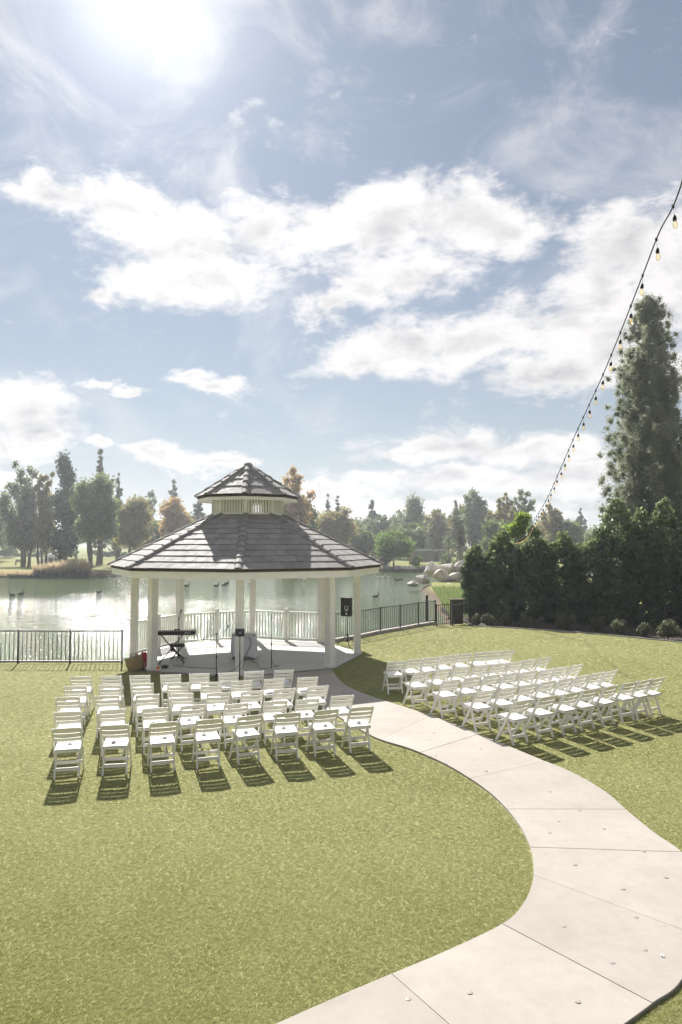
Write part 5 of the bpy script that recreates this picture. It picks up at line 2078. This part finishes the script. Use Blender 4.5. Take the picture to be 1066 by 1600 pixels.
# reeds on the left bank
def build_reeds():
    rng = np.random.RandomState(31)
    for mat, n, hh, nm, lb in (('reed_green', 7000, 1.25, 'reed_stems', 'dense dark green reed stems along the far bank'), ('reed_tan', 3600, 1.35, 'reed_plumes', 'feathery tan reed plumes along the far bank')):
        V = []
        for k in range(n):
            u = rng.rand()
            px = 16 + 124 * u
            Y = 93.2 + rng.uniform(-1.1, 0.9)
            x = (px - 533) / F_PX * Y
            if 55 < px < 140:
                s = 1.0 + 0.45 * min(1, (px - 55) / 60)
            else:
                s = 0.5
            s *= 1 + 0.15 * math.sin(px * 0.9)
            h = 0.78 * hh * s * rng.uniform(0.65, 1.05)
            z0 = -0.75 + (0.58 * s if nm == 'reed_plumes' else 0)
            a = rng.uniform(0, 6.283)
            wv = np.array([math.cos(a), math.sin(a), 0]) * rng.uniform(0.03, 0.07)
            b = np.array([x, Y, z0])
            tp = b + np.array([rng.normal(0, 0.16), rng.normal(0, 0.16), h])
            V.append([b - wv * 0.5, b + wv * 0.5, (b + tp * 1.6) / 2.6 + wv, tp])
        V = np.array(V)
        o = obj(nm, quads_mesh(nm, V, 4, mat, rng.rand(len(V))))
        tag(o, lb, 'reeds', kind='stuff')
    # low dry grass along the rest of the bank
    V = []
    for k in range(5000):
        px = rng.uniform(-40, 215)
        Y = 94.5 + rng.uniform(-1.6, 1.2) + (3.0 if px > 150 else 0)
        x = (px - 533) / F_PX * Y
        b = np.array([x, Y, -0.55])
        a = rng.uniform(0, 6.283)
        wv = np.array([math.cos(a), math.sin(a), 0]) * 0.05
        tp = b + np.array([rng.normal(0, 0.12), rng.normal(0, 0.1), rng.uniform(0.35, 0.8)])
        V.append([b - wv, b + wv, (b + tp) / 2 + wv, tp])
    V = np.array(V)
    o = obj('bank_grass', quads_mesh('bank_grass', V, 4, 'reed_tan', rng.rand(len(V))))
    tag(o, 'dry tan grass fringe along the far bank', 'grass', kind='stuff')
    # lush grass between fence and boulders
    V = []
    for k in range(9000):
        x, y = rng.uniform(5.6, 13), rng.uniform(34.5, 60)
        if not (x > 0.09 * y + 2.3):
            continue
        b = np.array([x, y, -0.1])
        a = rng.uniform(0, 6.283)
        wv = np.array([math.cos(a), math.sin(a), 0]) * 0.02
        tp = b + np.array([rng.normal(0, 0.08), rng.normal(0, 0.08), rng.uniform(0.15, 0.4)])
        V.append([b - wv, b + wv, (b + tp) / 2 + wv, tp])
    V = np.array(V)
    o = obj('shore_grass', quads_mesh('shore_grass', V, 4, 'leaf_mid', rng.rand(len(V))))
    tag(o, 'bright green grass between the gate and the boulders', 'grass', kind='stuff')


build_reeds()


# ------------------------------------------------------------------ boulders
def boulder_mesh(seed):
    import bmesh
    from mathutils import noise as mn
    bm = bmesh.new()
    rr = random.Random(seed * 7 + 1)
    for _ in range(20):
        d = Vector((rr.gauss(0, 1), rr.gauss(0, 1), rr.gauss(0, 1))).normalized()
        bm.verts.new(d * rr.uniform(0.72, 1.1))
    bmesh.ops.convex_hull(bm, input=bm.verts)
    bmesh.ops.delete(bm, geom=[v for v in bm.verts if not v.link_faces], context='VERTS')
    bmesh.ops.bevel(bm, geom=list(bm.edges), offset=0.05, segments=2, affect='EDGES', profile=0.6)
    off = Vector((rr.uniform(0, 50), rr.uniform(0, 50), 0))
    bmesh.ops.triangulate(bm, faces=bm.faces)
    bmesh.ops.subdivide_edges(bm, edges=[e for e in bm.edges if e.calc_length() > 0.25], cuts=2, use_grid_fill=True)
    for v in bm.verts:
        v.co *= 1 + 0.05 * mn.noise(v.co * 2.2 + off) + 0.025 * mn.noise(v.co * 7 + off)
    me = bpy.data.meshes.new('boulder')
    bm.to_mesh(me)
    bm.free()
    me.materials.append(MATS['stone'])
    return me


BM = [boulder_mesh(s) for s in range(7)]


def boulders():
    rr = random.Random(12)
    near = [(647, 917, 26, 12, 'flat pointed boulder at the tip of the rock spit'), (663, 912, 28, 22, 'mossy boulder near the tip of the rock spit'), (674, 900, 32, 30, 'big grey upright boulder on the rock spit'), (691, 908, 34, 26, 'slanting pale boulder in mid rock spit'), (700, 898, 40, 26, 'broad pinkish boulder crowning the rock spit'), (712, 910, 34, 24, 'angular pale boulder low on the rock spit'), (724, 898, 36, 28, 'large pale boulder beside the hedge end'), (676, 922, 18, 10, 'small boulder at the spit foot near the water'), (688, 920, 16, 12, 'small grey boulder at the spit foot'), (702, 920, 20, 12, 'small boulder between the pale angular ones'), (716, 922, 22, 11, 'small flat boulder at the grass edge'), (733, 912, 28, 22, 'boulder half hidden by the hedge end'), (681, 928, 14, 8, 'smallest stone in the water by the spit')]
    for i, (px, yb, wp, hp, lb) in enumerate(near):
        Y = 66 + (922 - yb) * 0.28
        c = DD(px, yb, Y)
        w, h = wp / F_PX * Y, hp / F_PX * Y
        o = obj('boulder', BM[i % 7], None, (c.x, Y, c.z + h * 0.32), rr.uniform(0, 6))
        o.rotation_euler[0] = rr.uniform(-0.4, 0.4)
        o.scale = (w * 0.48, w * 0.48, h * 0.46)
        tag(o, lb, 'boulder', 'boulders of the rock spit')
    far = [(x, 891 + rr.uniform(-2, 1), rr.uniform(11, 22), rr.uniform(8, 13)) for x in (592, 607, 622, 633, 643, 662, 671, 683, 694, 706, 716, 727, 738)]
    for i, (px, yb, wp, hp) in enumerate(far):
        Y = 114.5 + rr.uniform(-0.8, 2.5)
        c = DD(px, yb, Y)
        w, h = wp / F_PX * Y, hp / F_PX * Y
        o = obj('boulder', BM[(i + 3) % 7], None, (c.x, Y, -0.75 + h * 0.35), rr.uniform(0, 6))
        o.scale = (w * 0.55, w * 0.5, h * 0.62)
        tag(o, f'pale shore boulder across the lake, {ordinal(i)} from the gazebo roof end', 'boulder', 'boulders on the far shore')
    # timber edge of the far shore
    pts = [DD(440, 893, 115.0), DD(560, 893, 114.6), DD(650, 893, 113.2), DD(735, 892, 110.5), DD(830, 892, 106)]
    mb = MB()
    for a, b in zip(pts[:-1], pts[1:]):
        mb.beam(Vector((a.x, a.y, -0.62)), Vector((b.x, b.y, -0.62)), 0.3, 0.55)
    tag(mb.build('kerb', 'dark_wood'), kind='structure')


boulders()


# ------------------------------------------------------------------ far buildings and small things on the golf side
def far_things():
    c = DD(668, 881, 150)
    s = empty('shed', (c.x, 150, 0.0), 0.05)
    tag(s, 'low grey flat roofed shed under the trees across the lake', 'shed')
    MB().box((0, 0, 1.1), (7.0, 3.0, 2.4)).build('wall', 'shed_wall', s)
    MB().box((0, -0.1, 2.38), (7.5, 3.5, 0.16)).build('roof', 'shed_roof', s)
    for k in range(7):
        MB().box((-3.0 + k * 1.0, -1.53, 1.15), (0.92, 0.05, 1.9)).build('wall_panel', 'shed_wall', s)
    MB().box((1.6, -1.57, 1.0), (0.9, 0.04, 1.9)).build('door', 'dark_wood', s)
    # white domed shelter between trunks
    c = DD(82, 876, 136)
    s = empty('white_shelter', (c.x, 136, 0.05))
    tag(s, 'rounded white shelter glimpsed between tree trunks across the lake', 'shelter')
    m = MB()
    n = 16
    for i in range(7):
        a = i / 6 * math.pi / 2
        for j in range(n):
            b = j / n * 2 * math.pi
            m.v.append((1.85 * math.cos(a) * math.cos(b), 1.3 * math.cos(a) * math.sin(b), 1.9 * math.sin(a)))
    for i in range(6):
        for j in range(n):
            j2 = (j + 1) % n
            m.f.append((i * n + j, i * n + j2, (i + 1) * n + j2, (i + 1) * n + j))
    m.build('canopy', 'white_fabric', s, smooth=True)
    MB().box((0.2, -1.28, 0.5), (0.8, 0.08, 1.0)).build('opening', 'dark_wood', s)
    # bench
    c = DD(32, 876, 124)
    s = empty('park_bench', (c.x, 124, 0.0), 0.1)
    tag(s, 'dark bench under the airy trees across the lake', 'bench')
    for k in range(3):
        MB().box((0, -0.15 + k * 0.14, 0.46), (1.9, 0.11, 0.05)).build('seat_slat', 'dark_wood', s)
    for k in range(3):
        MB().box((0, 0.26, 0.62 + k * 0.14), (1.9, 0.05, 0.11)).build('back_slat', 'dark_wood', s)
    for sx in (-0.8, 0.8):
        MB().box((sx, -0.12, 0.22), (0.09, 0.09, 0.44)).build('leg', 'dark_wood', s)
        MB().box((sx, 0.24, 0.45), (0.09, 0.07, 0.9)).build('leg', 'dark_wood', s)
    # marker post on the green
    c = DD(116, 881, 118)
    s = empty('marker_post', (c.x, 118, 0.0))
    tag(s, 'short dark marker post with a box top on the green', 'post')
    MB().box((0, 0, 0.4), (0.09, 0.09, 0.85)).build('shaft', 'dark_wood', s)
    MB().box((0, 0, 0.92), (0.30, 0.22, 0.28)).build('head', 'dark_wood', s)


far_things()


# ------------------------------------------------------------------ geese
def goose_mesh(mat):
    # one continuous body: tail, back, breast, neck, head, bill
    pts = [(-0.42, 0, 0.145), (-0.36, 0, 0.14), (-0.22, 0, 0.12), (0.0, 0, 0.11), (0.16, 0, 0.13), (0.26, 0, 0.19), (0.30, 0, 0.28), (0.30, 0, 0.40), (0.31, 0, 0.50), (0.34, 0, 0.545), (0.39, 0, 0.54), (0.44, 0, 0.525), (0.47, 0, 0.52)]
    rad = [0.015, 0.05, 0.13, 0.165, 0.15, 0.105, 0.06, 0.042, 0.045, 0.052, 0.042, 0.02, 0.008]
    m = MB().tube(pts, rad, 10)
    return m.mesh('goose', mat, True)


GM = {'bird_dark': goose_mesh('bird_dark'), 'bird_white': goose_mesh('bird_white')}
geese = [(19.5, 931, 'bird_dark', 'goose nearest the photo edge, one of two before the reeds'), (32.5, 929, 'bird_dark', 'goose following just behind the one at the photo edge'), (155, 926, 'bird_dark', 'lone goose on the water before the twin trunked tree'), (292, 916, 'bird_dark', 'goose seen beside the back corner post of the gazebo'), (338, 916, 'bird_dark', 'goose in the middle of the gazebo opening, swimming alone'), (350.5, 915, 'bird_dark', 'nearer goose of the close pair in the gazebo opening'), (354.5, 912, 'bird_dark', 'farther goose of the close pair in the gazebo opening'), (587, 933, 'bird_dark', 'dark goose on bright water between gazebo and boulders'), (590, 903, 'bird_white', 'first of three white ducks near the far shore'), (598, 902, 'bird_white', 'second of three white ducks near the far shore'), (607, 903, 'bird_white', 'third of three white ducks near the far shore'), (620, 907, 'bird_dark', 'dark duck before the round bright tree'), (627, 906, 'bird_dark', 'second dark duck before the round bright tree'), (462, 904, 'bird_dark', 'dark duck near the far bank in mid gazebo'), (476, 906, 'bird_white', 'pale duck near the far bank in mid gazebo'), (673, 899, 'bird_dark', 'dark duck behind the big upright boulder'), (391, 912, 'bird_white', 'pale goose beside the back centre post')]
for i, (px, py, mt, lb) in enumerate(geese):
    p = G(px, py, WATER_Z)
    o = obj('goose', GM[mt], None, (p.x, p.y, WATER_Z - 0.03), rnd.choice([0.1, -0.2, 3.0, 0.4, 2.8]))
    o.scale = (0.8, 0.8, 0.8)
    tag(o, lb, 'goose' if mt == 'bird_dark' else 'duck', 'water birds on the lake')


# ------------------------------------------------------------------ fountain
def build_fountain():
    rng = np.random.RandomState(5)
    c = G(206, 967, WATER_Z)
    root = empty('fountain', (c.x, c.y, WATER_Z))
    tag(root, 'lake fountain throwing white spray beside the corner post', 'fountain')
    MB().lathe([(0.25, -0.2), (0.28, 0.02), (0.12, 0.06), (0.08, 0.16), (0.0, 0.17)], n=14).build('nozzle', 'black_metal', root)
    n = 9000
    a = rng.uniform(0, 6.283, n)
    v = rng.uniform(0.55, 1.0, n)
    t = rng.rand(n)
    Rr = 2.3 * v
    H = 2.9 * v ** 1.5
    x = Rr * t * np.cos(a)
    y = Rr * t * np.sin(a)
    z = 4 * H * t * (1 - t) + 0.12
    P = np.column_stack([x, y, z]) + rng.normal(0, 0.04, (n, 3))
    s = rng.uniform(0.006, 0.016, n)[:, None]
    d1 = rng.normal(size=(n, 3))
    d1 /= np.linalg.norm(d1, axis=1, keepdims=True)
    d2 = np.cross(d1, rng.normal(size=(n, 3)))
    d2 /= np.linalg.norm(d2, axis=1, keepdims=True)
    V = np.stack([P - d1 * s, P - d2 * s, P + d1 * s, P + d2 * s], 1)
    o = obj('spray', quads_mesh('spray', V, 4, 'spray_water'), root)
    o['kind'] = 'stuff'
    n = 5200
    a = rng.uniform(0, 6.283, n)
    r = np.abs(rng.normal(2.15, 0.26, n))
    P = np.column_stack([r * np.cos(a), r * np.sin(a), np.abs(rng.normal(0, 0.035, n)) + 0.004])
    s = rng.uniform(0.015, 0.045, n)[:, None]
    d1 = np.column_stack([rng.normal(size=(n, 2)), rng.normal(0, 0.3, n)])
    d1 /= np.linalg.norm(d1, axis=1, keepdims=True)
    d2 = np.cross(d1, np.array([0, 0, 1.0]) + rng.normal(0, 0.3, (n, 3)))
    d2 /= np.linalg.norm(d2, axis=1, keepdims=True)
    V = np.stack([P - d1 * s, P - d2 * s, P + d1 * s, P + d2 * s], 1)
    o = obj('foam', quads_mesh('foam', V, 4, 'spray_water'), root)
    o['kind'] = 'stuff'


build_fountain()

# ------------------------------------------------------------------ haze over the far side
HAZE_DENSITY = 0.0007
if HAZE_DENSITY > 0:
    m, t = new_mat('haze_air')
    pv = t.add('ShaderNodeVolumePrincipled')
    pv.inputs['Color'].default_value = (0.86, 0.92, 1.0, 1)
    pv.inputs['Density'].default_value = HAZE_DENSITY
    pv.inputs['Anisotropy'].default_value = 0.5
    t.add('ShaderNodeOutputMaterial', {'Volume': pv.outputs[0]})
    MATS['haze_air'] = m
    hz = MB().box((0, 700, 10.5), (3600, 2400, 28)).build('haze', 'haze_air')
    tag(hz, 'thin pale haze in the air over lake and trees', 'haze', kind='stuff')
